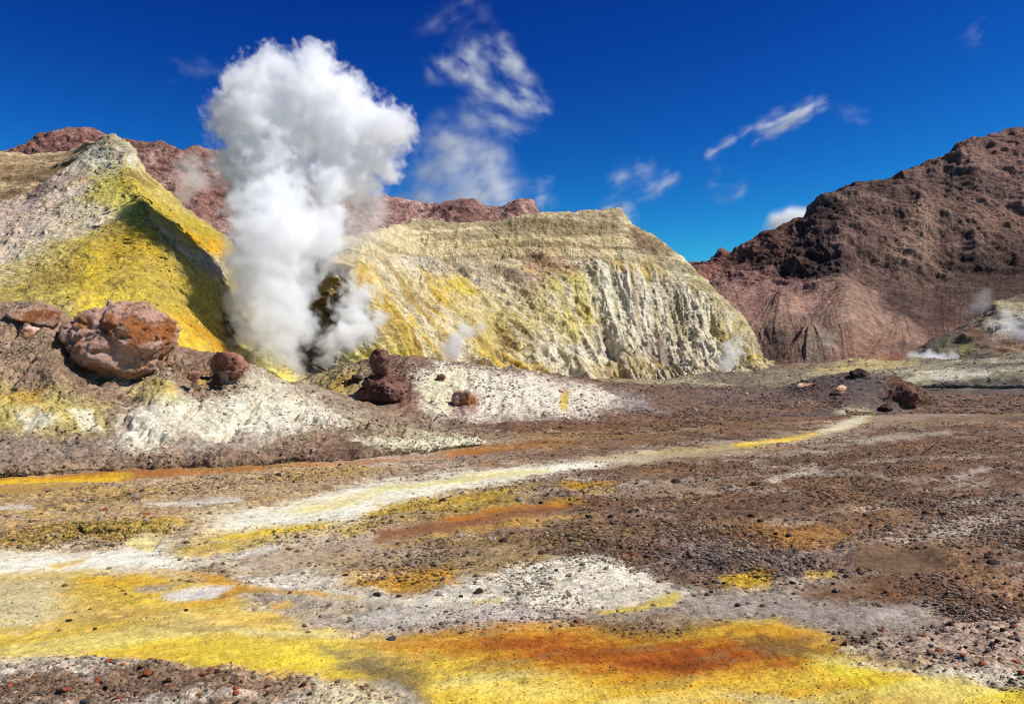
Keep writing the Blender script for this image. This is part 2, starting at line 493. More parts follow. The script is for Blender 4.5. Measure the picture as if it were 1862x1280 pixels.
        ([(1400, 1112), (1560, 1100), (1680, 1112), (1660, 1136), (1500, 1136)], (170, 158, 148), 10, 6, 0.4, 0.7, 0.3),
        # brown basins on the right
        ([(1430, 1074), (1540, 1054), (1640, 1054), (1720, 1080), (1640, 1095), (1500, 1094)], (126, 90, 60), 7, 6, 0.2, 0.9, 0.4),
        ([(1545, 1012), (1590, 988), (1650, 982), (1710, 992), (1724, 1030), (1650, 1052), (1570, 1032)], (122, 96, 72), 7, 6, 0.15, 0.9, 0.25),
        ([(1590, 985), (1700, 962), (1830, 935), (1835, 950), (1750, 972), (1650, 986)], (196, 180, 158), 5, 6, 0.5, 0.9, 0.5),
        ([(1390, 875), (1450, 858), (1480, 850), (1490, 856), (1410, 878)], (206, 190, 168), 3, 3, 0.4, 0.9, 0.4),
        ([(1720, 868), (1790, 848), (1800, 855), (1740, 872)], (196, 184, 168), 3, 3, 0.5, 0.8, 0.5),
        ([(1530, 800), (1720, 783), (1730, 788), (1560, 806)], (186, 172, 150), 2.5, 2, 0.4, 0.8, 0.4),
        ([(1600, 772), (1830, 752), (1862, 754), (1640, 780)], (150, 132, 96), 3, 3, 0.5, 0.7, 0.5),
        ([(1290, 955), (1480, 940), (1550, 982), (1480, 992), (1330, 975)], (170, 124, 62), 10, 10, 0.6, 0.8, 0.9),
        ([(1315, 1048), (1395, 1040), (1392, 1068), (1320, 1070)], (206, 168, 46), 5, 5, 0.5, 0.9, 0.6),
        ([(1468, 1046), (1520, 1040), (1506, 1056), (1470, 1060)], (206, 172, 60), 4, 4, 0.4, 0.85, 0.5),
        # the great sulphur wash in front
        ([(-300, 1062), (150, 1044), (300, 1038), (400, 1060), (470, 1098), (540, 1118), (560, 1140), (620, 1150), (720, 1162), (900, 1148), (1000, 1140), (1150, 1150), (1300, 1134), (1410, 1140), (1500, 1172), (1560, 1200), (1700, 1232), (1862, 1258), (2200, 1290), (2200, 1420), (900, 1420), (800, 1290), (640, 1242), (500, 1226), (420, 1212), (250, 1200), (100, 1196), (-300, 1196)], (232, 196, 66), 10, 12, 0.22, 0.97, 0.12),
        ([(-300, 1062), (120, 1056), (150, 1095), (90, 1130), (-300, 1150)], (222, 208, 164), 12, 12, 0.45, 0.85, 0.25),
        ([(120, 1062), (230, 1060), (240, 1110), (150, 1120)], (206, 176, 90), 14, 12, 0.5, 0.6, 0.3),
        ([(150, 1110), (330, 1100), (420, 1130), (300, 1150), (180, 1145)], (196, 166, 70), 12, 10, 0.6, 0.7, 0.2),
        ([(140, 1055), (300, 1036), (300, 1050), (200, 1066)], (230, 182, 50), 6, 6, 0.3, 0.9, 0.1),
        ([(380, 1108), (500, 1108), (535, 1130), (480, 1142), (400, 1124)], (234, 182, 50), 6, 5, 0.2, 0.95, 0.05),
        ([(0, 1160), (300, 1150), (560, 1165), (700, 1190), (640, 1225), (420, 1205), (200, 1190), (0, 1186)], (246, 218, 66), 12, 10, 0.3, 0.85, 0.05),
        ([(420, 1142), (620, 1152), (620, 1160), (440, 1152)], (244, 230, 160), 4, 4, 0.4, 0.8, 0.05),
        ([(290, 1030), (400, 1038), (440, 1058), (560, 1073), (660, 1082), (640, 1086), (450, 1070), (395, 1086), (340, 1094), (400, 1068), (360, 1042)], (218, 162, 36), 4, 4, 0.15, 0.92, 0.05),
        ([(300, 1074), (350, 1062), (420, 1058), (380, 1080), (320, 1087), (298, 1083)], (236, 230, 220), 4, 3, 0.15, 0.92, 0.05),
        ([(250, 1062), (330, 1052), (300, 1068), (250, 1070)], (176, 162, 150), 4, 3, 0.3, 0.8, 0.2),
        ([(490, 1094), (530, 1088), (540, 1098), (500, 1102)], (226, 170, 30), 3, 3, 0.3, 0.9, 0.2),
        # rust heart
        ([(700, 1180), (800, 1158), (900, 1148), (1050, 1144), (1250, 1158), (1400, 1178), (1490, 1190), (1470, 1214), (1300, 1232), (1150, 1234), (1000, 1218), (850, 1196)], (206, 134, 34), 22, 14, 0.35, 0.92, 0.1),
        ([(880, 1166), (1000, 1160), (1150, 1172), (1250, 1168), (1420, 1186), (1440, 1206), (1250, 1224), (1120, 1214), (960, 1196)], (172, 88, 26), 20, 13, 0.4, 0.92, 0.1),
        ([(1150, 1206), (1260, 1196), (1340, 1212), (1260, 1224)], (134, 64, 20), 8, 8, 0.4, 0.7, 0.2),
        ([(1300, 1140), (1420, 1142), (1480, 1160), (1440, 1172), (1330, 1160)], (200, 146, 40), 7, 7, 0.35, 0.9, 0.2),
        ([(1330, 1160), (1470, 1176), (1530, 1200), (1500, 1206), (1380, 1184)], (122, 96, 56), 8, 8, 0.3, 0.8, 0.2),
        ([(1030, 1130), (1200, 1120), (1300, 1136), (1240, 1156), (1100, 1148)], (140, 112, 66), 8, 10, 0.4, 0.8, 0.5),
        ([(590, 1182), (690, 1192), (758, 1212), (772, 1420), (720, 1300), (680, 1238), (620, 1212)], (118, 102, 72), 12, 9, 0.2, 0.85, 0.15),
        ([(660, 1236), (700, 1238), (770, 1280), (760, 1300)], (190, 182, 164), 8, 6, 0.3, 0.8, 0.1),
        ([(800, 1230), (1000, 1240), (1100, 1262), (980, 1276), (840, 1256)], (238, 214, 110), 14, 8, 0.45, 0.7, 0.1),
        ([(1080, 1240), (1320, 1240), (1450, 1262), (1300, 1280), (1150, 1268)], (216, 164, 40), 14, 9, 0.4, 0.7, 0.1),
        ([(1480, 1210), (1560, 1210), (1720, 1240), (1862, 1262), (1862, 1280), (1600, 1262)], (248, 224, 66), 9, 7, 0.25, 0.9, 0.05),
        ([(1470, 1192), (1550, 1200), (1620, 1222), (1540, 1216)], (232, 214, 120), 5, 5, 0.3, 0.85, 0.1),
        ([(1310, 1262), (1400, 1262), (1480, 1275), (1400, 1284)], (206, 196, 150), 6, 5, 0.3, 0.7, 0.1),
        # the stony tongues lowest in the picture
        ([(-300, 1198), (90, 1198), (250, 1205), (420, 1220), (560, 1236), (560, 1420), (-300, 1420)], (150, 122, 96), 10, 9, 0.3, 0.92, 0.95),
        ([(-300, 1194), (90, 1194), (160, 1200), (80, 1214), (-300, 1212)], (214, 204, 160), 6, 6, 0.4, 0.9, 0.4),
        ([(560, 1236), (640, 1244), (720, 1268), (800, 1420), (540, 1420)], (222, 208, 166), 10, 9, 0.35, 0.9, 0.6),
        ([(150, 1222), (190, 1226), (170, 1244), (140, 1244)], (200, 190, 186), 5, 5, 0.3, 0.8, 0.5),
        ([(1540, 1190), (1600, 1168), (1720, 1150), (1862, 1130), (2200, 1110), (2200, 1270), (1862, 1252), (1720, 1236), (1600, 1216)], (188, 166, 144), 8, 8, 0.3, 0.92, 0.9),
        ([(1560, 1212), (1680, 1226), (1862, 1236), (2100, 1250), (1862, 1256), (1700, 1240)], (228, 218, 192), 6, 6, 0.5, 0.9, 0.7),
        ([(1530, 1188), (1600, 1166), (1620, 1170), (1560, 1192)], (222, 210, 178), 4, 4, 0.3, 0.9, 0.3),
        ([(-300, 1215), (120, 1215), (300, 1232), (420, 1250), (460, 1420), (-300, 1420)], (132, 108, 88), 14, 12, 0.6, 0.7, 1.0),
        # far floor
        ([(1100, 730), (1240, 700), (1480, 690), (2300, 640), (2300, 720), (1640, 712), (1400, 716)], (138, 126, 104), 14, 10, 0.4, 0.85, 0.7),
        ([(1500, 676), (1560, 660), (1640, 656), (1660, 664), (1560, 676)], (214, 194, 128), 4, 5, 0.5, 0.85, 0.4),
        ([(1180, 700), (1300, 692), (1420, 690), (1300, 706)], (196, 182, 136), 6, 6, 0.55, 0.75, 0.5),
        ([(1240, 700), (1360, 690), (1640, 668), (1660, 676), (1400, 700)], (176, 166, 132), 6, 6, 0.55, 0.8, 0.5),
        ([(1000, 700), (1250, 694), (1450, 680), (1600, 676), (1600, 700), (1400, 712), (1200, 716)], (128, 116, 98), 6, 5, 0.3, 0.7, 0.5),
        ([(1640, 700), (2100, 690), (2100, 735), (1760, 735), (1660, 728)], (92, 82, 80), 6, 5, 0.2, 0.8, 0.6),
        ([(1080, 690), (1250, 690), (1250, 700), (1120, 700)], (180, 172, 128), 4, 3, 0.3, 0.8, 0.3),
        ([(1390, 682), (1500, 668), (1600, 668), (1600, 676), (1440, 686)], (164, 156, 124), 4, 3, 0.4, 0.8, 0.4),
    ]
    col, grit = stain(col, grit, px, py, pt, wx, wy, nb, ys=2.2, feather=8.0)
    smoothy = (1 - np.clip(grit * 1.1, 0, 1))[:, None]
    sulphur = np.clip((col[:, 0] - col[:, 2] * 1.8) * 3, 0, 1)[:, None] * smoothy
    st2 = fbm(p @ FLOW * (0.16, 1.3, 1) + (9, 0, 5), 1.1, 6, 43, gain=0.62)
    st3 = fbm(p @ FLOW * (0.20, 1.6, 1) + (3, 7, 5), 0.8, 6, 45, gain=0.62)
    m = sstep(0.53, 0.66, st2)[:, None] * 0.55 * sulphur
    col = col * (1 - m) + col * (0.92, 0.70, 0.42) * m
    m = sstep(0.54, 0.66, st3)[:, None] * 0.5 * sulphur * np.clip((col[:, 1] - 0.26) * 6, 0, 1)[:, None]
    col = col * (1 - m) + lin((244, 228, 150)) * m
    m = sstep(0.58, 0.70, fbm(p @ FLOW * (0.4, 1.2, 1) + (5, 1, 2), 1.4, 6, 47, gain=0.62))[:, None] * 0.5 * sulphur
    col = col * (1 - m) + lin((150, 128, 84)) * m
    col = col * (1 - smoothy + smoothy * (0.72 + 0.56 * streak)[:, None])
    # faint salts and sulphur dust in the gravel
    g = np.clip(grit, 0, 1)
    m = sstep(0.55, 0.66, fbm(p @ FLOW * (0.3, 1.1, 1) + (1, 4, 8), 0.55, 7, 48, gain=0.62)) * g * sstep(1500, 700, px) * 0.75
    col = col * (1 - m[:, None]) + lin((196, 164, 92)) * m[:, None]
    m = sstep(0.55, 0.66, fbm(p @ FLOW * (0.3, 1.1, 1) + (6, 2, 8), 0.5, 7, 49, gain=0.62)) * g * (0.45 + 0.35 * sstep(1100, 500, px))
    col = col * (1 - m[:, None]) + lin((206, 194, 172)) * m[:, None]
    m = sstep(0.54, 0.64, fbm(p @ FLOW * (0.4, 1.1, 1) + (2, 2, 3), 0.4, 7, 46, gain=0.62)) * g * 0.55
    col = col * (1 - m[:, None]) + lin((120, 92, 70)) * m[:, None]
    col = col * (0.72 + 0.56 * fbm(p * (0.6, 1, 1), 0.8, 7, 44, gain=0.7))[:, None]
    # relief
    z = 0.16 * (fbm(p, 0.16, 3, 71) - 0.5) + 0.10 * (fbm(p, 0.7, 3, 81) - 0.5)
    near = sstep(70, 20, p[:, 1])
    z += (fbm(p, 4.5, 4, 91) - 0.5) * (0.03 + 0.11 * grit) * near
    z += (fbm(p, 1.7, 3, 95) - 0.5) * 0.20 * grit * sstep(150, 30, p[:, 1])
    z += 0.8 * sstep(76, 190, p[:, 1]) * sstep(900, 1350, px) + 1.3 * (fbm(p * (1, 0.6, 1), 0.10, 6, 97, gain=0.6) - 0.5) * sstep(60, 90, p[:, 1])
    z += 0.05 * (streak - 0.5) * np.clip(1 - grit, 0, 1) * sstep(45, 15, p[:, 1]) + 0.02 * (fbm(p, 9, 3, 98, ridged=True) - 0.5) * np.clip(1 - grit, 0, 1) * near
    # stream beds lie a little lower, the stony tongues higher
    for poly, dz, sf in (
        ([(-300, 872), (200, 864), (620, 842), (940, 810), (940, 814), (620, 848), (200, 872), (-300, 888)], -0.14, 8),
        ([(-300, 1196), (250, 1205), (560, 1236), (760, 1300), (760, 1500), (-300, 1500)], 0.05, 16),
        ([(1540, 1190), (1720, 1150), (2200, 1100), (2200, 1270), (1720, 1236)], 0.08, 18),
        ([(720, 1070), (860, 1042), (1060, 1015), (1190, 1060), (1220, 1080), (1080, 1100), (850, 1090)], 0.04, 18),
        ([(222, 977), (302, 974), (272, 998), (245, 990)], -0.08, 6),
        ([(110, 958), (200, 940), (330, 938), (326, 966), (230, 966), (140, 970)], 0.06, 10),
        ([(1545, 1012), (1650, 982), (1724, 1030), (1650, 1052)], -0.10, 16),
    ):
        a = np.asarray(poly)
        sel = np.nonzero((px > a[:, 0].min() - 80) & (px < a[:, 0].max() + 80) & (py > a[:, 1].min() - 50) & (py < a[:, 1].max() + 50))[0]
        sd = poly_sd(px[sel] + wx[sel] * 10, py[sel] + wy[sel] * 4, poly, 2.2)
        z[sel] += dz * sstep(0, 1, 0.5 - sd / (2 * sf))
    # the little undercut bank on the left: its lip leans out over the pool
    lip = [(150, 962), (220, 958), (322, 957), (326, 967), (240, 969), (160, 970)]
    sel = np.nonzero((px > 60) & (px < 400) & (py > 900) & (py < 990))[0]
    m = sstep(0, 1, 0.5 - poly_sd(px[sel] + wx[sel] * 14, py[sel] + wy[sel] * 3, lip, 2.2) / 9)
    z[sel] += 0.085 * m
    p[sel, 1] -= 0.17 * m
    V[..., 1] = p[:, 1].reshape(V.shape[:2])
    V[..., 2] = z.reshape(V.shape[:2])
    o = grid_mesh("ground", V, col, grit, MAT_GROUND)
    tag(o, "wide stony crater floor stained white, yellow and rust by sulphur", "ground", kind="structure")
    BEDS.append(("floor", V.reshape(-1, 3), np.clip(grit - 0.14, 0, 1) ** 1.5, px, py, col))
    b = raw_mesh("plain", np.array([(-6000, -6000, -1.6), (6000, -6000, -1.6), (6000, 8000, -1.6), (-6000, 8000, -1.6)], float),
                 np.array([[0, 1, 2, 3]]), np.tile(lin((110, 88, 74)), (4, 1)), np.ones(4), MAT_GROUND)
    tag(b, "bare brown gravel plain reaching out to the horizon", "plain", kind="structure")

build_ground()

# ------------------------------------------------------------------ hills, mounds and cliffs
def hill(name, label, rows, nu, nv, base, patches, mat, relief, smooth=4, weights=None, grit0=0.6,
         ys=1.0, nscale=0.1, bed=None, wamp=1.0, tones=(), keep=None, kind="structure"):
    """One landform: a sheet lofted from its foot over its crest and down behind, roughened by relief(p, u, v)."""
    V, v = loft(rows, nu, nv, smooth, weights)
    u = np.linspace(0, 1, nu)
    px, py = pix(V)
    p = V.reshape(-1, 3)
    UU, VV = np.meshgrid(u, v)
    uu, vv = UU.ravel(), VV.ravel()
    n = len(p)
    nb = 0.45 * fbm(p, nscale * 4, 6, 5, gain=0.6) + 0.55 * fbm(p, nscale * 20, 5, 6, gain=0.62)
    wx = (fbm(p, nscale, 6, 21, gain=0.6) - 0.5) * 2 * wamp
    wy = (fbm(p, nscale, 6, 31, gain=0.6) - 0.5) * 2 * wamp
    d, rub = relief(p, uu, vv)
    N = normals(V)
    if N[len(v) // 3, nu // 2, 1] > 0:
        N = -N
    col = np.tile(lin(base), (n, 1))
    for (c, thr, fr, seed, st, stretch) in tones:
        m = sstep(thr - 0.06, thr + 0.07, fbm(p * stretch, fr, 5, seed))[:, None] * st
        col = col * (1 - m) + lin(c) * m
    grit = np.full(n, grit0)
    col, grit = stain(col, grit, px, py, patches, wx, wy, nb, ys)
    if rub is not None:
        for c, m in rub:
            m = np.clip(m, 0, 1)[:, None]
            col = col * (1 - m) + lin(c) * m
    col = col * (0.78 + 0.44 * fbm(p, nscale * 9, 6, 47, gain=0.62))[:, None]
    V = V + N * d.reshape(V.shape[:2])[..., None]
    o = grid_mesh(name, V, col, grit, mat)
    tag(o, label, name.replace("_", " "), kind=kind)
    if bed:
        front = (vv < bed[1])
        q = V.reshape(-1, 3)
        qx, qy = pix(V)
        BEDS.append((name, q, front * bed[0] * (0.25 + grit), qx, qy, col))
    return V, uu, vv

M_NEAR = terrain_material("mound_ash", 2.2, 0.34, 0.09, speck=9.0)
M_MID = terrain_material("sulphur_slope", 0.9, 0.32, 0.28, speck=3.6)
M_CLIFF = terrain_material("cliff_tuff", 0.55, 0.32, 0.55, speck=2.4)
M_FAR = terrain_material("far_scoria", 0.30, 0.36, 1.1, speck=0.9)

def strips(px_rows):
    return px_rows

# --- the mound on the left, with the great boulder on it
def r_left(p, u, v):
    rock = sstep(0.34, 0.20, u + (fbm(p, 0.3, 3, 3) - 0.5) * 0.12) * sstep(1.0, 1.9, v) * sstep(4.4, 3.6, v)
    d = 1.3 * (fbm(p, 0.28, 4, 2) - 0.5) * (0.45 + rock)
    d += rock * 1.3 * (fbm(p * (1, 1, 1.6), 0.6, 5, 8, ridged=True, gain=0.6) - 0.55)
    d += 0.55 * (fbm(p, 0.9, 5, 6, gain=0.6) - 0.5) + 0.16 * (fbm(p, 4.5, 4, 7, gain=0.6) - 0.5)
    d -= 0.35 * sstep(0.70, 0.92, fbm(p * (1.2, 0.5, 0.5), 0.5, 4, 13, ridged=True)) * sstep(1, 2, v) * sstep(5, 4, v)
    foot = sstep(0.0, 0.25, v)
    d *= foot
    return d, [((186, 152, 136), rock * 0.8), ((116, 90, 78), rock * sstep(0.62, 0.5, fbm(p, 0.9, 4, 9, ridged=True)) * 0.7)]

hill("ash_mound", "brown ash mound with white sulphur crust below the great boulder", [
    [(-400, 884), (0, 866.5), (330, 850), (480, 844), (620, 837), (760, 825), (880, 808)],
    [(-400, 866, 24.75), (0, 850, 26.6), (330, 837, 28.75), (480, 833, 29.6), (620, 829, 30.8), (780, 809, 33.5), (885, 804, 36)],
    [(-400, 790, 28.5), (0, 785, 29.0), (220, 775, 30.2), (330, 770, 31), (460, 760, 33), (600, 770, 34), (740, 782, 36), (889, 801, 37.5)],
    [(-400, 690, 31), (0, 700, 31.5), (110, 690, 32), (170, 715, 32.8), (230, 730, 33.5), (300, 690, 34), (420, 700, 36), (560, 728, 38), (700, 764, 39), (800, 785, 40), (895, 799, 40)],
    [(-400, 600, 34), (0, 612, 34), (90, 610, 34.5), (150, 660, 35.5), (250, 660, 36.5), (330, 645, 37), (430, 655, 38), (500, 690, 40), (600, 722, 42), (700, 745, 43), (800, 770, 44), (898, 797, 43)],
    [(-400, 552, 37), (0, 556, 37), (60, 554, 37), (105, 562, 37.5), (140, 590, 38), (230, 620, 39), (330, 632, 39.5), (430, 650, 41), (520, 698, 43), (600, 715, 44.5), (700, 738, 46), (800, 768, 46), (900, 796, 46)],
    [(-400, 600, 44), (0, 610, 44), (110, 620, 44), (330, 690, 45), (430, 720, 46), (520, 750, 47), (700, 775, 50), (900, 815, 50)],
], 620, 420, (154, 130, 106), [
    ([(-400, 700), (0, 690), (60, 716), (118, 700), (180, 740), (188, 782), (60, 785), (-400, 770)], (206, 190, 112), 12, 16, 0.5, 0.9, 0.4),
    ([(30, 750), (80, 742), (100, 765), (60, 780)], (232, 226, 205), 7, 10, 0.4, 0.9, 0.2),
    ([(130, 750), (160, 748), (182, 775), (150, 775)], (230, 224, 200), 6, 8, 0.4, 0.9, 0.2),
    ([(0, 705), (70, 700), (90, 725), (0, 730)], (196, 150, 54), 8, 12, 0.5, 0.7, 0.3),
    ([(215, 800), (235, 730), (290, 688), (390, 712), (470, 690), (560, 722), (640, 752), (560, 775), (470, 790), (380, 802), (300, 800), (250, 812)], (232, 224, 198), 16, 16, 0.45, 0.94, 0.45),
    ([(225, 790), (240, 740), (270, 722), (275, 760), (262, 800)], (230, 222, 198), 8, 10, 0.45, 0.75, 0.15),
    ([(430, 770), (600, 750), (640, 768), (500, 790)], (236, 228, 202), 10, 12, 0.5, 0.85, 0.3),
    ([(235, 712), (275, 684), (312, 690), (306, 716), (262, 724)], (206, 176, 66), 8, 8, 0.4, 0.85, 0.3),
    ([(240, 700), (330, 715), (310, 735), (270, 722)], (222, 216, 170), 8, 8, 0.3, 0.7, 0.3),
    ([(320, 700), (350, 640), (440, 655), (500, 700), (420, 706)], (130, 100, 82), 10, 12, 0.3, 0.8, 0.7),
    ([(420, 690), (470, 672), (520, 700), (560, 722), (480, 720)], (214, 206, 180), 8, 8, 0.35, 0.8, 0.4),
    ([(355, 672), (378, 664), (380, 690), (360, 690)], (190, 160, 70), 4, 4, 0.3, 0.8, 0.4),
    ([(240, 855), (420, 825), (640, 810), (640, 830), (420, 848)], (140, 112, 92), 8, 10, 0.4, 0.7, 0.7),
    ([(300, 812), (420, 795), (520, 790), (480, 812), (360, 824)], (182, 168, 150), 8, 10, 0.6, 0.8, 0.5),
    ([(-400, 792), (200, 790), (230, 820), (60, 850), (-400, 862)], (158, 140, 124), 12, 12, 0.2, 0.8, 0.6),
    ([(640, 800), (720, 792), (830, 795), (885, 802), (830, 814), (770, 818), (700, 822)], (232, 224, 190), 6, 6, 0.35, 0.92, 0.2),
    ([(640, 770), (720, 770), (840, 788), (800, 798), (700, 792)], (186, 174, 140), 8, 8, 0.45, 0.8, 0.4),
    ([(600, 722), (700, 748), (780, 775), (700, 775), (620, 750)], (150, 130, 112), 8, 8, 0.4, 0.7, 0.5),
    ([(520, 838), (620, 815), (650, 822), (620, 838)], (120, 92, 78), 5, 6, 0.3, 0.8, 0.7),
], M_NEAR, r_left, smooth=6, grit0=0.7, ys=1.4, nscale=0.3, bed=(0.5, 4.0), tones=[((176, 150, 122), 0.56, 0.6, 70, 0.6, 1), ((120, 98, 80), 0.56, 0.9, 77, 0.6, 1)])

# --- the mound in the middle
def r_mid(p, u, v):
    d = 0.5 * (fbm(p, 0.2, 4, 12) - 0.5) + 0.30 * (fbm(p * (1.6, 0.8, 1), 0.7, 5, 16, gain=0.6) - 0.5) + 0.16 * (fbm(p, 2.6, 4, 17, gain=0.6) - 0.5)
    d -= 0.14 * sstep(0.55, 0.85, fbm(p * (1.5, 0.4, 0.5), 0.6, 3, 19, ridged=True)) * sstep(1, 2, v) * sstep(0.5, 0.3, u)
    return d * sstep(0.0, 0.5, v), None

hill("scoria_mound", "long dark brown mound with a white crusted flank behind the stream", [
    [(480, 800), (700, 800), (900, 800), (1050, 793), (1250, 781), (1450, 765), (1600, 752), (2100, 750)],
    [(485, 770, 43), (700, 775, 43), (900, 785, 41), (1070, 780, 43), (1260, 768, 45.5), (1450, 756, 50), (1605, 748, 55), (2100, 745, 58)],
    [(490, 735, 48), (620, 730, 48), (720, 728, 48), (900, 742, 47), (1080, 748, 48), (1280, 742, 51), (1460, 738, 54), (1610, 738, 58), (2100, 738, 62)],
    [(492, 712, 53), (570, 700, 53), (640, 685, 52), (740, 672, 52), (860, 690, 52), (1000, 708, 54), (1100, 716, 55), (1290, 722, 57), (1470, 722, 58), (1620, 726, 61), (2100, 730, 66)],
    [(494, 704, 57), (560, 688, 57), (625, 666, 56), (700, 649, 56), (770, 648, 57), (860, 660, 58), (1000, 677, 61), (1100, 692, 62), (1200, 700, 63), (1320, 707, 64), (1420, 708, 65), (1500, 700, 66), (1600, 704, 67), (1700, 716, 68), (1862, 722, 70), (2100, 726, 72)],
    [(494, 740, 66), (700, 710, 66), (860, 710, 70), (1100, 720, 76), (1350, 735, 80), (1630, 735, 82), (2100, 745, 86)],
], 760, 260, (132, 106, 88), [
    ([(505, 712), (560, 690), (640, 668), (665, 700), (650, 735), (560, 742), (510, 732)], (204, 192, 140), 8, 10, 0.5, 0.9, 0.5),
    ([(590, 690), (640, 676), (650, 700), (610, 715)], (196, 156, 60), 6, 8, 0.5, 0.7, 0.5),
    ([(620, 740), (740, 715), (780, 735), (760, 770), (640, 770)], (156, 124, 108), 8, 8, 0.3, 0.8, 0.5),
    ([(765, 672), (800, 656), (880, 668), (960, 682), (1010, 694), (1090, 712), (1140, 735), (1060, 750), (960, 752), (880, 756), (800, 762), (772, 735)], (240, 230, 208), 9, 10, 0.5, 0.95, 0.75),
    ([(770, 700), (800, 665), (850, 675), (860, 712), (800, 755), (775, 740)], (226, 218, 176), 8, 8, 0.4, 0.75, 0.4),
    ([(1018, 712), (1030, 712), (1034, 740), (1022, 740)], (224, 190, 60), 2.5, 2, 0.2, 0.9, 0.2),
    ([(820, 730), (845, 708), (866, 720), (868, 750), (830, 755)], (166, 132, 122), 5, 5, 0.3, 0.85, 0.6),
    ([(1110, 708), (1180, 722), (1220, 742), (1150, 738)], (166, 156, 150), 6, 8, 0.6, 0.8, 0.8),
    ([(690, 690), (745, 690), (760, 735), (735, 740)], (136, 90, 72), 6, 6, 0.2, 0.8, 0.5),
    ([(480, 745), (640, 742), (760, 770), (860, 795), (700, 790), (560, 790)], (180, 168, 138), 10, 10, 0.5, 0.7, 0.5),
    ([(900, 770), (1150, 765), (1250, 760), (1200, 785), (950, 802)], (140, 96, 58), 10, 10, 0.5, 0.6, 0.8),
    ([(1240, 705), (1500, 690), (1600, 700), (1500, 730), (1300, 735)], (122, 106, 100), 10, 10, 0.3, 0.6, 0.8),
    ([(1290, 760), (1500, 745), (1600, 745), (1590, 756), (1400, 775)], (120, 92, 62), 8, 8, 0.4, 0.5, 0.8),
], M_NEAR, r_mid, smooth=8, grit0=0.95, ys=1.5, nscale=0.22, bed=(0.9, 4.0), tones=[((108, 86, 72), 0.55, 0.7, 75, 0.6, 1), ((158, 132, 110), 0.60, 0.9, 76, 0.5, 1)])

# --- the dark little mound on the right
def r_rm(p, u, v):
    cl = sstep(0.68, 0.8, u) * sstep(0.3, 1.2, v)
    d = 0.5 * (fbm(p, 0.3, 4, 32) - 0.5) + 0.2 * (fbm(p, 1.2, 4, 36) - 0.5) + cl * 1.3 * (fbm(p, 0.5, 4, 38, ridged=True) - 0.6)
    return d * sstep(0.0, 0.4, v), [((112, 84, 60), cl * 0.8), ((60, 44, 36), cl * sstep(0.55, 0.42, fbm(p, 0.8, 4, 39, ridged=True)))]

hill("dark_mound", "small dark grey mound with a rocky brown end near the pale stream", [
    [(1370, 762), (1480, 760), (1540, 757), (1620, 753), (1700, 745)],
    [(1372, 742, 57), (1450, 735, 56), (1540, 738, 54.5), (1620, 735, 55), (1698, 740, 57)],
    [(1374, 722, 61), (1440, 712, 59), (1540, 708, 58), (1625, 708, 58), (1660, 718, 59), (1695, 738, 60)],
    [(1376, 714, 66), (1440, 699, 64), (1500, 684, 63), (1560, 677, 63), (1620, 688, 63), (1665, 708, 63), (1692, 738, 63)],
    [(1376, 740, 74), (1500, 730, 74), (1600, 730, 74), (1692, 750, 72)],
], 300, 140, (112, 98, 90), [
    ([(1380, 735), (1480, 700), (1540, 720), (1500, 750), (1400, 758)], (96, 76, 70), 8, 8, 0.3, 0.7, 0.9),
    ([(1520, 752), (1545, 738), (1580, 745), (1590, 758), (1540, 760)], (196, 188, 150), 4, 4, 0.3, 0.85, 0.3),
    ([(1490, 690), (1560, 684), (1600, 700), (1540, 712)], (80, 74, 78), 6, 6, 0.2, 0.6, 0.5),
], M_NEAR, r_rm, smooth=6, grit0=0.8, nscale=0.3, bed=(0.5, 3.0), tones=[((132, 112, 104), 0.57, 0.8, 78, 0.6, 1)])

# --- the pale ridge on the right behind it
def r_pr(p, u, v):
    d = 1.0 * (fbm(p * (0.7, 1, 1.5), 0.16, 4, 42) - 0.5) + 0.5 * (fbm(p * (0.6, 1, 2), 0.6, 4, 46, ridged=True) - 0.5)
    return d * sstep(0.0, 0.5, v), None

hill("pale_ridge", "low cream coloured ridge beyond the dark mound", [
    [(1480, 705), (1700, 708), (1862, 712), (2200, 720)],
    [(1500, 692, 92), (1620, 692, 92), (1740, 694, 88), (1862, 686, 86), (2200, 680, 82)],
    [(1520, 682, 104), (1640, 676, 106), (1740, 668, 104), (1862, 656, 102), (2200, 640, 98)],
    [(1540, 678, 118), (1640, 670, 120), (1720, 664, 122), (1800, 654, 122), (1862, 647, 122), (2200, 628, 118)],
    [(1540, 690, 135), (1862, 680, 140), (2200, 670, 138)],
], 360, 150, (176, 168, 138), [
    ([(1690, 702), (1800, 690), (1862, 690), (2200, 690), (2200, 720), (1700, 712)], (96, 88, 84), 6, 8, 0.4, 0.85, 0.6),
    ([(1500, 690), (1620, 678), (1660, 690), (1560, 700)], (130, 118, 100), 6, 8, 0.4, 0.8, 0.6),
    ([(1740, 668), (1862, 655), (1862, 664), (1760, 678)], (112, 104, 92), 4, 6, 0.6, 0.9, 0.6),
    ([(1690, 685), (1790, 676), (1800, 684), (1720, 694)], (228, 222, 200), 4, 5, 0.4, 0.8, 0.2),
    ([(1600, 668), (1700, 655), (1720, 664), (1640, 676)], (150, 146, 118), 4, 5, 0.4, 0.7, 0.3),
], M_MID, r_pr, smooth=6, grit0=0.5, nscale=0.15, bed=(0.15, 3.0), tones=[((222, 212, 176), 0.53, 0.25, 79, 0.7, 1), ((120, 110, 92), 0.58, 0.3, 72, 0.6, 1)])

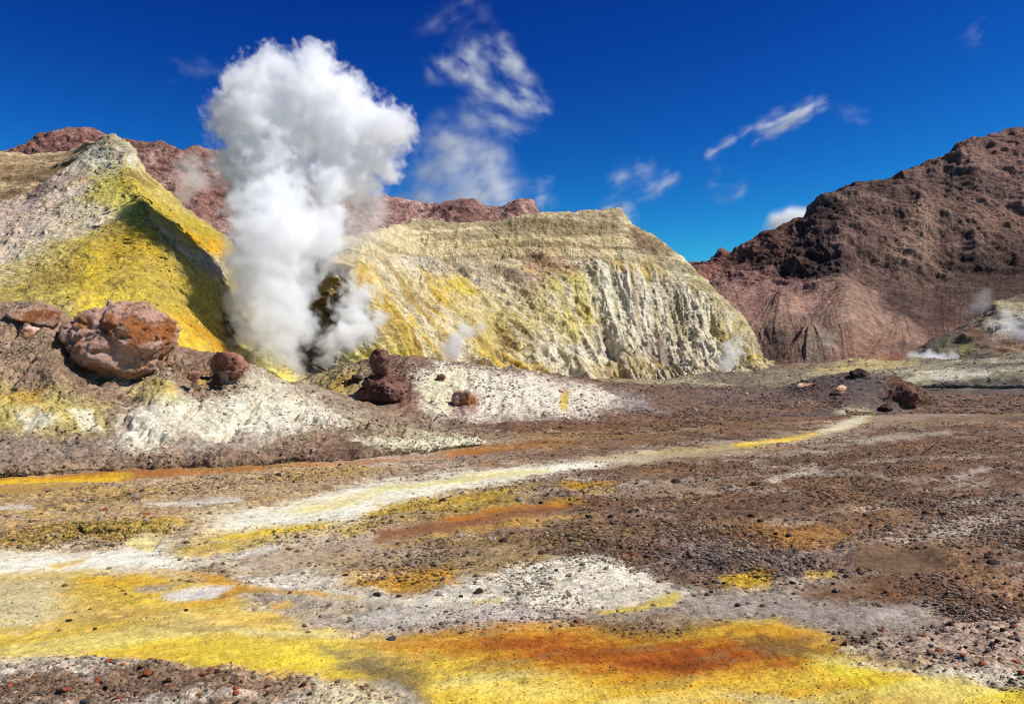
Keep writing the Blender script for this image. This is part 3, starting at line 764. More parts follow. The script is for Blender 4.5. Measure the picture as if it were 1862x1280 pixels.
# --- the grey bank of ash between the mounds and the foot of the cliffs
def r_bank(p, u, v):
    d = 2.8 * (fbm(p * (0.8, 1, 1), 0.08, 5, 47, gain=0.6) - 0.5) + 0.9 * (fbm(p * (1.4, 0.6, 1), 0.35, 5, 48, gain=0.62) - 0.5) + 0.3 * (fbm(p, 1.4, 4, 49, gain=0.6) - 0.5)
    return d * sstep(0.0, 0.5, v), [((206, 196, 156), sstep(0.56, 0.66, fbm(p * (0.5, 1, 2), 0.12, 6, 50, gain=0.62)) * 0.6), ((100, 88, 78), sstep(0.55, 0.66, fbm(p * (0.5, 1, 2), 0.15, 6, 51, gain=0.62)) * 0.6)]

hill("grey_bank", "rising bank of grey and olive ash at the foot of the sulphur cliff", [
    [(980, 716, 79), (1240, 716, 80), (1450, 714, 82), (1700, 708, 86), (2100, 700, 90)],
    [(1000, 704, 92), (1240, 704, 92), (1450, 696, 96), (1650, 686, 102), (2100, 676, 106)],
    [(1020, 697, 108), (1200, 692, 112), (1290, 688, 115), (1380, 680, 122), (1420, 668, 132), (1470, 663, 140), (1530, 657, 146), (1600, 660, 150), (1660, 655, 150), (1740, 660, 148), (2100, 650, 146)],
    [(1040, 712, 126), (1300, 712, 132), (1600, 690, 172), (2100, 680, 174)],
], 460, 160, (142, 130, 110), [
    ([(1060, 700), (1200, 690), (1260, 690), (1240, 702), (1120, 706)], (206, 188, 120), 6, 6, 0.5, 0.85, 0.4),
    ([(1165, 690), (1250, 684), (1260, 700), (1180, 700)], (150, 134, 116), 5, 5, 0.4, 0.7, 0.6),
    ([(1400, 692), (1520, 674), (1640, 668), (1640, 678), (1480, 694)], (190, 178, 138), 6, 6, 0.55, 0.85, 0.4),
    ([(1470, 672), (1530, 658), (1640, 656), (1660, 664), (1540, 674)], (216, 196, 130), 5, 6, 0.55, 0.85, 0.3),
    ([(1400, 682), (1430, 668), (1480, 668), (1450, 682)], (128, 116, 96), 5, 5, 0.5, 0.8, 0.4),
    ([(1240, 716), (1460, 704), (1460, 716), (1260, 722)], (112, 98, 88), 8, 7, 0.5, 0.8, 0.8),
], M_MID, r_bank, smooth=6, grit0=0.8, nscale=0.14, bed=(0.25, 2.0))

# --- the yellow hill on the left
def r_yel(p, u, v):
    d = 3.6 * (fbm(p * (1, 1, 0.5), 0.045, 4, 52) - 0.5) * sstep(4.0, 3.4, v)
    gul = fbm(np.stack([u * 34 + (fbm(p, 0.08, 4, 3) - 0.5) * 12 - v * 2, v * 1.6, v * 0], 1), 1.0, 5, 54, ridged=True, gain=0.6)
    d += 0.45 * (gul - 0.5) * sstep(4.2, 3.5, v)
    d += 0.9 * (fbm(p, 0.25, 5, 56, gain=0.6) - 0.5) + 0.4 * (fbm(p, 1.0, 4, 58, gain=0.6) - 0.5)
    lump = sstep(0.62, 0.74, fbm(p, 0.7, 3, 59))
    d += 0.25 * lump
    return d * sstep(0, 0.5, v), [((176, 152, 96), lump * 0.5), ((176, 148, 78), sstep(0.50, 0.36, gul) * 0.35),
                                  ((160, 136, 84), sstep(0.60, 0.72, fbm(p * (1, 1, 0.7), 0.45, 5, 61, gain=0.62)) * 0.4)]

hill("yellow_hill", "steep yellow sulphur hill with a pale pointed top left of the steam", [
    [(-420, 720, 52), (0, 700, 55), (200, 700, 57), (330, 690, 62), (420, 690, 78), (490, 705, 84), (535, 712, 88), (560, 705, 98)],
    [(-420, 590, 70), (0, 580, 73), (150, 562, 77), (250, 552, 84), (330, 562, 93), (385, 598, 97), (440, 650, 98), (500, 688, 97), (552, 690, 108)],
    [(-420, 520, 88), (0, 500, 94), (110, 472, 98), (190, 452, 102), (260, 430, 107), (300, 440, 109), (350, 490, 109), (395, 545, 110), (430, 600, 112), (530, 670, 116)],
    [(-420, 465, 105), (0, 435, 111), (110, 378, 119), (180, 325, 125), (225, 322, 123), (262, 372, 115), (300, 420, 112), (345, 462, 112), (400, 505, 115), (440, 545, 121), (500, 630, 132)],
    [(-420, 420, 119), (-150, 398, 123), (0, 372, 129), (60, 345, 132), (110, 312, 135), (172, 262, 137), (205, 244, 138), (238, 264, 138), (262, 312, 137), (332, 374, 138), (415, 436, 142), (450, 480, 145), (500, 560, 147)],
    [(-420, 470, 158), (0, 440, 161), (110, 400, 161), (205, 330, 159), (262, 380, 161), (332, 430, 166), (450, 540, 171), (500, 620, 173)],
], 560, 420, (200, 184, 112), [
    # whiter upper left flank
    ([(-420, 420), (0, 372), (110, 312), (170, 262), (205, 246), (235, 262), (250, 320), (180, 340), (150, 400), (90, 440), (60, 480), (0, 520), (-420, 560)], (230, 218, 192), 18, 22, 0.35, 0.92, 0.5),
    ([(-420, 400), (0, 372), (120, 312), (155, 330), (100, 380), (30, 430), (-60, 450), (-420, 470)], (208, 182, 166), 14, 18, 0.4, 0.8, 0.5),
    ([(50, 350), (80, 330), (110, 338), (95, 355), (70, 372), (55, 378)], (140, 118, 116), 5, 6, 0.2, 0.85, 0.7),
    ([(130, 325), (160, 318), (168, 326), (140, 332)], (170, 110, 70), 3, 4, 0.3, 0.8, 0.5),
    ([(160, 292), (180, 262), (205, 248), (235, 262), (248, 295), (230, 304), (190, 302)], (224, 218, 198), 6, 5, 0.3, 0.9, 0.3),
    ([(178, 258), (205, 243), (232, 258), (240, 275), (205, 262), (180, 270)], (150, 140, 112), 4, 4, 0.3, 0.85, 0.4),
    ([(170, 278), (235, 272), (238, 277), (175, 284)], (150, 142, 120), 2, 3, 0.3, 0.8, 0.4),
    # yellow faces
    ([(165, 315), (235, 305), (262, 350), (270, 400), (230, 400), (200, 372), (170, 352)], (220, 206, 92), 10, 12, 0.35, 0.8, 0.4),
    ([(232, 308), (262, 330), (330, 385), (418, 440), (420, 470), (380, 468), (320, 432), (270, 392), (240, 345)], (204, 180, 66), 10, 8, 0.25, 0.95, 0.35),
    ([(238, 306), (262, 318), (280, 336), (262, 334), (244, 320)], (128, 104, 30), 4, 4, 0.3, 0.85, 0.5),
    ([(300, 390), (350, 400), (400, 440), (380, 455), (330, 425)], (176, 150, 30), 6, 8, 0.5, 0.7, 0.4),
    ([(330, 415), (395, 445), (405, 460), (370, 456), (340, 440)], (232, 168, 20), 5, 6, 0.3, 0.85, 0.2),
    ([(270, 395), (300, 412), (345, 452), (420, 478), (420, 505), (380, 500), (330, 470), (290, 430)], (196, 186, 168), 6, 6, 0.25, 0.92, 0.5),
    ([(150, 470), (200, 410), (245, 398), (290, 425), (330, 470), (400, 540), (440, 610), (420, 650), (340, 610), (260, 560), (150, 570), (120, 530)], (192, 168, 66), 16, 16, 0.2, 0.93, 0.4),
    ([(185, 410), (250, 390), (285, 420), (290, 470), (230, 480), (190, 450)], (190, 160, 44), 10, 12, 0.4, 0.8, 0.6),
    ([(120, 470), (165, 440), (180, 500), (160, 560), (110, 540)], (196, 172, 50), 14, 14, 0.5, 0.7, 0.6),
    ([(0, 520), (120, 470), (160, 530), (100, 570), (0, 575), (-420, 600), (-420, 560)], (196, 176, 84), 14, 16, 0.45, 0.8, 0.6),
    ([(60, 500), (150, 478), (170, 500), (100, 530), (50, 530)], (150, 124, 60), 10, 12, 0.65, 0.8, 0.7),
    ([(155, 470), (180, 460), (178, 500), (175, 545), (150, 540)], (226, 196, 60), 8, 8, 0.3, 0.8, 0.2),
    ([(130, 545), (260, 540), (280, 580), (150, 590)], (224, 198, 66), 8, 8, 0.35, 0.8, 0.2),
    ([(290, 570), (330, 580), (400, 622), (430, 650), (360, 650), (300, 620)], (234, 194, 60), 8, 8, 0.15, 0.95, 0.2),
    ([(330, 570), (380, 600), (420, 640), (400, 640), (350, 606)], (190, 130, 20), 5, 5, 0.35, 0.8, 0.2),
    ([(430, 655), (470, 662), (525, 690), (545, 705), (460, 700), (430, 680)], (228, 218, 110), 5, 5, 0.3, 0.9, 0.3),
    ([(400, 560), (425, 575), (445, 610), (430, 630), (405, 600)], (70, 62, 54), 5, 5, 0.2, 0.9, 0.6),
], M_MID, r_yel, smooth=5, grit0=0.55, nscale=0.09, bed=(0.35, 3.6), weights=[0.8, 1.2, 1.3, 1, 0.6],
     tones=[((190, 176, 128), 0.56, 0.12, 171, 0.7, 1), ((150, 128, 66), 0.60, 0.35, 172, 0.55, 1)])

# --- layered shelf left of the yellow hill's top
def r_sh(p, u, v):
    lay = np.sin(p[:, 2] * 3.2 + 2.5 * fbm(p, 0.05, 3, 62)) * 0.5 + 0.5
    lay2 = fbm(np.stack([p[:, 0] * 0.03, p[:, 1] * 0.03, p[:, 2] * 0.9 + 3.0 * fbm(p, 0.05, 4, 64)], 1), 1.0, 5, 63, gain=0.6)
    d = 1.8 * (lay2 - 0.5) + 3.4 * (fbm(p, 0.07, 5, 66, gain=0.6) - 0.5) + 1.2 * (fbm(p, 0.35, 4, 67) - 0.5)
    return d, [((128, 102, 72), sstep(0.50, 0.40, lay2) * 0.6), ((206, 178, 130), sstep(0.56, 0.68, lay2) * 0.6), ((120, 96, 66), lay * 0.1)]

hill("layered_shelf", "tan cliff of thin ash layers behind the yellow hill's left flank", [
    [(-420, 520, 149.8), (0, 450, 149.8), (80, 420, 152.1), (140, 360, 154.4), (220, 300, 156.8)],
    [(-420, 420, 159.1), (0, 380, 159.1), (60, 360, 161.5), (130, 320, 163.8), (215, 280, 163.8)],
    [(-420, 345, 163.8), (0, 318, 163.8), (50, 318, 166.1), (120, 304, 168.5), (212, 262, 166.1)],
    [(-420, 325, 175.5), (0, 302, 175.5), (55, 300, 177.8), (120, 288, 177.8), (170, 268, 173.2), (208, 251, 168.5)],
    [(-420, 300, 201.2), (0, 283, 201.2), (60, 285, 201.2), (120, 276, 196.6), (170, 262, 184.9), (208, 254, 175.5)],
    [(-420, 420, 222.3), (0, 400, 222.3), (120, 390, 215.3), (208, 350, 198.9)],
], 300, 220, (226, 196, 150), [
    ([(30, 320), (60, 304), (120, 290), (180, 262), (200, 262), (150, 300), (90, 318), (50, 335)], (104, 84, 56), 6, 6, 0.3, 0.85, 0.5),
    ([(-420, 330), (0, 300), (60, 298), (40, 318), (-420, 350)], (156, 132, 92), 5, 6, 0.3, 0.7, 0.5),
    ([(-420, 400), (0, 350), (60, 330), (40, 350), (0, 375), (-420, 420)], (110, 78, 44), 6, 8, 0.6, 0.7, 0.5),
], M_CLIFF, r_sh, smooth=4, grit0=0.3, nscale=0.08)

# --- the sulphur cliff in the middle
def r_cl(p, u, v):
    face = sstep(3.15, 2.75, v)
    gw = (fbm(p, 0.05, 3, 3) - 0.5) * 9
    gul = fbm(np.stack([u * 96 + gw * 0.35 + v * (2.0 + 7.0 * sstep(0.65, 0.3, u)), v * 1.6, v * 0 + 3], 1), 1.0, 5, 84, ridged=True, gain=0.62)
    big = fbm(np.stack([u * 11 + gw * 0.4 + v * 0.7, v * 0.8, v * 0 + 9], 1), 1.0, 4, 85, ridged=True)
    dip = u + (0.03 + 0.065 * sstep(0.70, 0.30, u)) * v + (fbm(p, 0.03, 4, 94) - 0.5) * 0.03
    run = fbm(np.stack([dip * 48, v * 0.30, v * 0 + 2], 1), 1.0, 3, 95, ridged=True)
    rill = fbm(np.stack([dip * 150, v * 0.55, v * 0 + 4], 1), 1.0, 4, 96, ridged=True, gain=0.6)
    butt = fbm(np.stack([dip * 13, v * 0.4, v * 0 + 7], 1), 1.0, 4, 97, ridged=True, gain=0.55)
    gash = fbm(np.stack([dip * 30 + v * 1.2, v * 0.5, v * 0 + 1], 1), 1.0, 4, 98, ridged=True, gain=0.6)
    s1 = fbm(np.stack([dip * 70, v * 0.45, v * 0 + 11], 1), 1.0, 5, 99, gain=0.65)
    s2 = fbm(np.stack([dip * 52, v * 0.45, v * 0 + 15], 1), 1.0, 5, 100, gain=0.65)
    s3 = fbm(np.stack([dip * 44, v * 0.6, v * 0 + 19], 1), 1.0, 5, 101, gain=0.65)
    lay = fbm(np.stack([p[:, 0] * 0.02, p[:, 1] * 0.02, p[:, 2] * 0.6 + 2.8 * fbm(p, 0.04, 4, 91)], 1), 1.0, 4, 86)
    crack = fbm(np.stack([u * 60 + gw * 0.5, v * 0.9, v * 0 + 5], 1), 1.0, 4, 87, ridged=True)
    knob = fbm(p, 0.16, 5, 92, gain=0.6)
    rough = fbm(p, 0.5, 4, 89, gain=0.6)
    patch = sstep(0.42, 0.6, fbm(p, 0.035, 3, 93))
    d = face * (5.0 * (butt - 0.6) + 1.6 * (gash - 0.6) + (0.3 + 0.7 * patch) * (run - 0.55) + (0.1 + 0.5 * patch) * (rill - 0.55) + 2.6 * (knob - 0.5) + 1.0 * (rough - 0.5))
    d += (1 - face) * (0.8 * (lay - 0.5) + 0.28 * (crack - 0.5) + 1.2 * (knob - 0.5) + 0.5 * (rough - 0.5)) * sstep(4.45, 3.95, v)
    d += 1.6 * (fbm(p, 0.06, 3, 88) - 0.5) * sstep(4.1, 3.8, v) + 0.75 * (fbm(p, 0.8, 4, 90, gain=0.62) - 0.5)
    return d * sstep(0, 0.4, v), [((240, 230, 204), face * sstep(0.52, 0.62, s1) * 0.62), ((168, 146, 100), face * sstep(0.57, 0.68, s2) * 0.42),
                                  ((222, 186, 84), face * sstep(0.57, 0.68, s3) * 0.4 * sstep(0.75, 0.4, u)), ((150, 132, 94), (1 - face) * sstep(0.52, 0.42, lay) * 0.6),
                                  ((214, 194, 152), (1 - face) * sstep(0.56, 0.66, lay) * 0.45),
                                  ((166, 146, 104), face * sstep(0.52, 0.34, rill) * 0.30 * (0.3 + patch)), ((150, 128, 92), face * sstep(0.46, 0.30, run) * 0.45),
                                  ((150, 132, 100), face * sstep(0.40, 0.30, knob) * 0.4)]

hill("sulphur_cliff", "broad cream and yellow cliff with a flat layered top behind the mounds", [
    [(500, 720, 150), (540, 715, 116), (590, 712, 104), (720, 708, 104), (900, 712, 106), (1100, 718, 108), (1250, 714, 108), (1350, 704, 114), (1415, 694, 122)],
    [(500, 640, 150), (545, 640, 128), (610, 655, 108), (720, 655, 116), (900, 658, 130), (1030, 668, 132), (1130, 650, 137), (1190, 672, 132), (1250, 660, 135), (1335, 668, 134), (1372, 672, 136), (1400, 682, 136)],
    [(505, 560, 160), (560, 560, 134), (640, 560, 113), (760, 566, 134), (900, 580, 150), (1100, 590, 154), (1230, 590, 152), (1310, 605, 148), (1355, 632, 144), (1396, 677, 140)],
    [(510, 500, 172), (560, 490, 142), (606, 468, 118), (680, 470, 142), (760, 466, 168), (900, 482, 170), (1000, 482, 170), (1100, 475, 172), (1160, 470, 174), (1235, 500, 172), (1290, 542, 166), (1336, 585, 158), (1370, 625, 150), (1395, 674, 144)],
    [(520, 480, 180), (570, 465, 150), (612, 447, 124), (680, 422, 154), (750, 404, 180), (830, 408, 181), (900, 405, 183), (970, 391, 184), (1050, 385, 185), (1125, 380, 186), (1150, 409, 186), (1190, 430, 186), (1250, 480, 182), (1300, 530, 175), (1342, 574, 166), (1375, 617, 156), (1394, 670, 148)],
    [(520, 560, 230), (680, 500, 230), (900, 480, 236), (1125, 460, 240), (1250, 560, 230), (1394, 700, 180)],
], 900, 440, (222, 208, 164), [
    # layered cap
    ([(640, 445), (750, 402), (900, 403), (1125, 378), (1160, 415), (1165, 455), (1080, 470), (960, 480), (820, 468), (700, 462), (640, 462)], (238, 216, 172), 8, 6, 0.1, 0.9, 0.3),
    ([(960, 395), (1125, 382), (1140, 405), (1060, 425), (960, 420)], (166, 148, 108), 6, 7, 0.4, 0.8, 0.4),
    ([(860, 408), (960, 394), (1000, 402), (950, 418), (880, 418)], (112, 98, 58), 4, 6, 0.55, 0.8, 0.3),
    ([(660, 436), (750, 404), (830, 408), (960, 392), (960, 396), (830, 413), (750, 409), (665, 440)], (222, 208, 168), 3, 2, 0.1, 0.85, 0.2),
    ([(1000, 386), (1125, 379), (1140, 392), (1100, 390)], (120, 104, 78), 4, 4, 0.3, 0.8, 0.3),
    ([(820, 440), (1000, 435), (1140, 440), (1000, 462), (860, 458)], (200, 174, 116), 8, 7, 0.45, 0.7, 0.3),
    ([(1150, 412), (1190, 432), (1215, 455), (1180, 462), (1155, 450)], (120, 82, 64), 5, 5, 0.35, 0.85, 0.5),
    # pinkish grey band below the cap
    ([(690, 470), (800, 462), (900, 482), (1000, 486), (1140, 470), (1150, 500), (1050, 530), (940, 520), (800, 505), (700, 495)], (190, 172, 148), 10, 10, 0.3, 0.8, 0.4),
    ([(960, 470), (990, 465), (1040, 490), (1060, 520), (1000, 515), (965, 490)], (190, 140, 108), 6, 7, 0.3, 0.8, 0.4),
    ([(972, 468), (992, 466), (996, 482), (978, 482)], (84, 56, 44), 4, 4, 0.2, 0.9, 0.4),
    ([(745, 480), (790, 462), (815, 480), (780, 492)], (196, 190, 176), 6, 6, 0.2, 0.8, 0.3),
    # yellow
    ([(600, 450), (640, 462), (690, 520), (760, 560), (840, 580), (820, 640), (700, 660), (640, 600), (600, 520)], (220, 194, 118), 14, 18, 0.4, 0.85, 0.3),
    ([(588, 462), (608, 452), (640, 500), (690, 560), (760, 620), (800, 660), (740, 665), (680, 610), (630, 540), (600, 490)], (222, 182, 84), 9, 10, 0.35, 0.85, 0.2),
    ([(700, 600), (760, 560), (860, 600), (900, 660), (860, 690), (760, 670)], (222, 192, 104), 12, 14, 0.5, 0.85, 0.3),
    ([(680, 520), (760, 500), (800, 540), (780, 580), (700, 570)], (214, 180, 70), 10, 12, 0.4, 0.8, 0.3),
    ([(790, 520), (860, 500), (880, 530), (830, 550)], (236, 206, 60), 7, 8, 0.4, 0.85, 0.2),
    ([(880, 560), (960, 570), (1000, 640), (960, 690), (880, 680), (850, 620)], (206, 184, 104), 14, 16, 0.5, 0.8, 0.3),
    ([(640, 650), (720, 640), (760, 672), (700, 680), (640, 672)], (222, 214, 70), 7, 6, 0.3, 0.8, 0.2),
    ([(870, 650), (960, 660), (1000, 690), (900, 690)], (230, 190, 40), 7, 8, 0.5, 0.85, 0.2),
    # white lower face
    ([(1070, 490), (1150, 480), (1250, 520), (1320, 580), (1370, 640), (1390, 680), (1250, 690), (1000, 690), (960, 620), (1040, 570)], (236, 228, 200), 16, 20, 0.35, 0.9, 0.45),
    ([(1010, 560), (1060, 545), (1080, 590), (1040, 620), (1000, 600)], (214, 196, 90), 8, 10, 0.4, 0.85, 0.3),
    ([(1000, 500), (1070, 500), (1060, 540), (1000, 540)], (226, 210, 120), 8, 10, 0.4, 0.8, 0.2),
    ([(1100, 470), (1180, 475), (1200, 492), (1120, 500)], (222, 188, 90), 6, 8, 0.4, 0.8, 0.3),
    ([(1160, 510), (1240, 510), (1250, 540), (1200, 560), (1150, 545)], (176, 166, 140), 8, 12, 0.6, 0.7, 0.7),
    ([(1190, 560), (1290, 560), (1320, 620), (1260, 640), (1190, 620)], (190, 176, 132), 12, 14, 0.5, 0.8, 0.6),
    ([(1250, 480), (1300, 530), (1345, 580), (1375, 620), (1340, 620), (1290, 570), (1240, 520)], (196, 186, 134), 8, 8, 0.3, 0.7, 0.4),
    ([(1300, 600), (1350, 610), (1392, 675), (1330, 680), (1310, 640)], (196, 178, 92), 8, 10, 0.4, 0.8, 0.4),
    ([(1360, 650), (1392, 650), (1398, 684), (1370, 684)], (206, 168, 60), 5, 6, 0.4, 0.8, 0.3),
    ([(1165, 620), (1200, 612), (1250, 660), (1240, 682), (1180, 670)], (140, 124, 112), 6, 6, 0.2, 0.9, 0.6),
    ([(1070, 650), (1160, 660), (1240, 690), (1120, 700), (1060, 680)], (196, 170, 100), 8, 8, 0.4, 0.8, 0.4),
    ([(900, 600), (925, 590), (940, 640), (915, 650)], (130, 100, 66), 5, 8, 0.6, 0.8, 0.5),
    # spur's left side: its shade painted as darker colour, then its pale foot
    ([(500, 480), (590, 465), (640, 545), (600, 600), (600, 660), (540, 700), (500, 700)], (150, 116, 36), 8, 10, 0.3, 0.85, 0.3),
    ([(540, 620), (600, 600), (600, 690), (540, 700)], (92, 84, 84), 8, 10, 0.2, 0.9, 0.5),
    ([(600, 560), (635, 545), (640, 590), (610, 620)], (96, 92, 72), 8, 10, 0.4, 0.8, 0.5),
    ([(600, 690), (640, 660), (680, 665), (660, 705), (600, 705)], (170, 166, 150), 6, 6, 0.3, 0.8, 0.5),
], M_CLIFF, r_cl, smooth=[3, 4, 4, 3, 2, 4], grit0=0.45, nscale=0.06, wamp=1.2, weights=[0.7, 1.2, 1.3, 1.1, 0.4],
     tones=[((226, 214, 168), 0.53, 0.09, 181, 0.7, (1, 1, 0.6)), ((204, 182, 124), 0.57, 0.16, 182, 0.6, (1, 1, 0.6)), ((150, 136, 110), 0.63, 0.35, 183, 0.5, (1, 1, 0.7))])

# --- reddish mountain behind everything on the left
def r_back(p, u, v):
    d = 9 * (fbm(p, 0.018, 5, 102, gain=0.55) - 0.5) * sstep(3.0, 2.2, v) + 5.5 * (fbm(p, 0.09, 4, 104, ridged=True) - 0.55) + 1.6 * (fbm(p, 0.45, 3, 106) - 0.5)
    return d, [((112, 82, 74), sstep(0.50, 0.36, fbm(p, 0.09, 4, 104, ridged=True)) * 0.8)]

hill("red_mountain", "rough reddish brown mountain behind the yellow hill and the steam", [
    [(-460, 640, 200), (0, 640, 200), (400, 640, 205), (800, 640, 215), (1100, 640, 230)],
    [(-460, 460, 240), (0, 440, 240), (300, 430, 245), (600, 470, 255), (800, 480, 262), (1100, 560, 270)],
    [(-460, 370, 275), (0, 340, 275), (130, 300, 278), (300, 320, 280), (450, 350, 285), (600, 390, 292), (800, 420, 300), (960, 420, 302), (1100, 520, 305)],
    [(-460, 330, 300), (-100, 300, 300), (0, 282, 300), (40, 268, 302), (90, 246, 304), (130, 241, 304), (180, 246, 304), (230, 259, 304), (300, 265, 306), (380, 280, 310), (450, 300, 312), (550, 335, 316), (640, 352, 320), (690, 361, 322), (740, 371, 324), (770, 379, 325), (800, 376, 325), (825, 369, 325), (850, 371, 326), (880, 382, 326), (915, 384, 327), (945, 372, 327), (965, 377, 328), (982, 392, 328), (1020, 425, 330), (1100, 500, 332)],
    [(-460, 430, 380), (0, 380, 380), (130, 350, 380), (450, 400, 390), (800, 450, 400), (1100, 560, 400)],
], 700, 240, (172, 134, 122), [
    ([(20, 275), (90, 245), (180, 245), (170, 275), (90, 290), (40, 295)], (146, 100, 88), 6, 8, 0.3, 0.8, 0.7),
    ([(230, 258), (330, 268), (400, 285), (330, 285), (250, 275)], (104, 78, 58), 5, 6, 0.4, 0.8, 0.7),
    ([(250, 290), (400, 300), (420, 400), (330, 370)], (158, 112, 100), 14, 18, 0.5, 0.7, 0.7),
    ([(380, 330), (420, 330), (420, 370), (385, 370)], (110, 72, 62), 6, 8, 0.4, 0.7, 0.7),
], M_FAR, r_back, smooth=[6, 6, 5, 2, 6], grit0=0.7, nscale=0.03,
     tones=[((138, 100, 90), 0.54, 0.05, 191, 0.7, 1), ((196, 160, 148), 0.58, 0.12, 192, 0.6, 1)])

# --- the dark mountain on the right
def r_right(p, u, v):
    gw = (fbm(p, 0.02, 3, 3) - 0.5) * 8
    gul = fbm(np.stack([u * 100 + gw * 0.25 + v, v * 1.5, v * 0 + 3], 1), 1.0, 5, 124, ridged=True, gain=0.62)
    big = fbm(p * (1, 1, 0.8), 0.015, 5, 125, gain=0.55)
    wq = (fbm(p, 0.02, 4, 137) - 0.5) * 30
    qv = np.stack([p[:, 0] + 0.45 * p[:, 2] + wq, p[:, 1], p[:, 2] * 0.40 + wq * 0.4], 1)
    crag = 0.75 * fbm(qv, 0.042, 6, 126, ridged=True, gain=0.6) + 0.28 * fbm(p * (1, 1, 1.3), 0.09, 6, 129, gain=0.66)
    led = fbm(p * (0.3, 0.3, 1.6), 0.09, 4, 128)
    up = sstep(1.4, 2.3, v)
    fan = sstep(2.1, 1.5, v)
    pat = sstep(0.40, 0.62, fbm(p, 0.02, 4, 131))
    d = 20 * (big - 0.5) * (0.3 + 0.7 * up) * sstep(0.2, 1.2, v) * sstep(4.3, 3.6, v)
    d += (0.2 * fan + 0.45 * pat) * (gul - 0.55) + (0.8 + 8.0 * up) * (crag - 0.55)
    d += up * 3.5 * (led - 0.5) + (1.0 + 2.6 * up) * (fbm(p, 0.17, 6, 127, gain=0.66) - 0.5)
    qx, qy = pix(p)
    cone = np.zeros(len(p)); ribs = np.zeros(len(p))
    for ax, ay, ta, ln, am in ((1540, 506, 1.25, 130, 5), (1425, 520, 1.1, 110, 4), (1668, 352, 0.55, 150, 3), (1310, 490, 0.9, 130, 2.5), (1640, 560, 1.2, 90, 3), (1475, 590, 1.3, 70, 4)):
        dx, dy = qx - ax + (fbm(p, 0.03, 3, 133) - 0.5) * 20, qy - ay
        t = dx / np.maximum(dy, 1) / ta
        m = sstep(1.2, 0.5, np.abs(t) + 0.5 * (fbm(p, 0.06, 4, 136) - 0.5)) * sstep(0, 30, dy) * sstep(ln * 1.25, ln * 0.7, dy)
        cone = np.maximum(cone, m)
        d += am * m * (1 - sstep(0, 1.1, np.abs(t))) * np.clip(dy / ln + 0.1, 0, 1) * sstep(ln * 1.2, ln * 0.6, dy)
        ribs += m * (fbm(np.stack([t * 5 + ax, dy * 0.004, dy * 0], 1), 1.0, 4, 134, ridged=True, gain=0.6) - 0.55)
    d += 1.0 * ribs
    return d * sstep(4.6, 4.0, v), [((160, 130, 110), cone * 0.75 * sstep(0.35, 0.6, fbm(p, 0.05, 5, 135, gain=0.62) + 0.1)), ((112, 86, 76), cone * sstep(-0.05, -0.2, ribs) * 0.6), ((58, 44, 42), (1 - cone) * up * sstep(0.54, 0.42, crag) * 0.85), ((112, 88, 76), fan * sstep(0.55, 0.34, gul) * 0.2),  # hollows between the crags darkened: shade put into the colour
               ((166, 136, 122), up * sstep(0.58, 0.66, led) * 0.4), ((150, 118, 104), up * pat * sstep(0.50, 0.60, gul) * 0.4)]

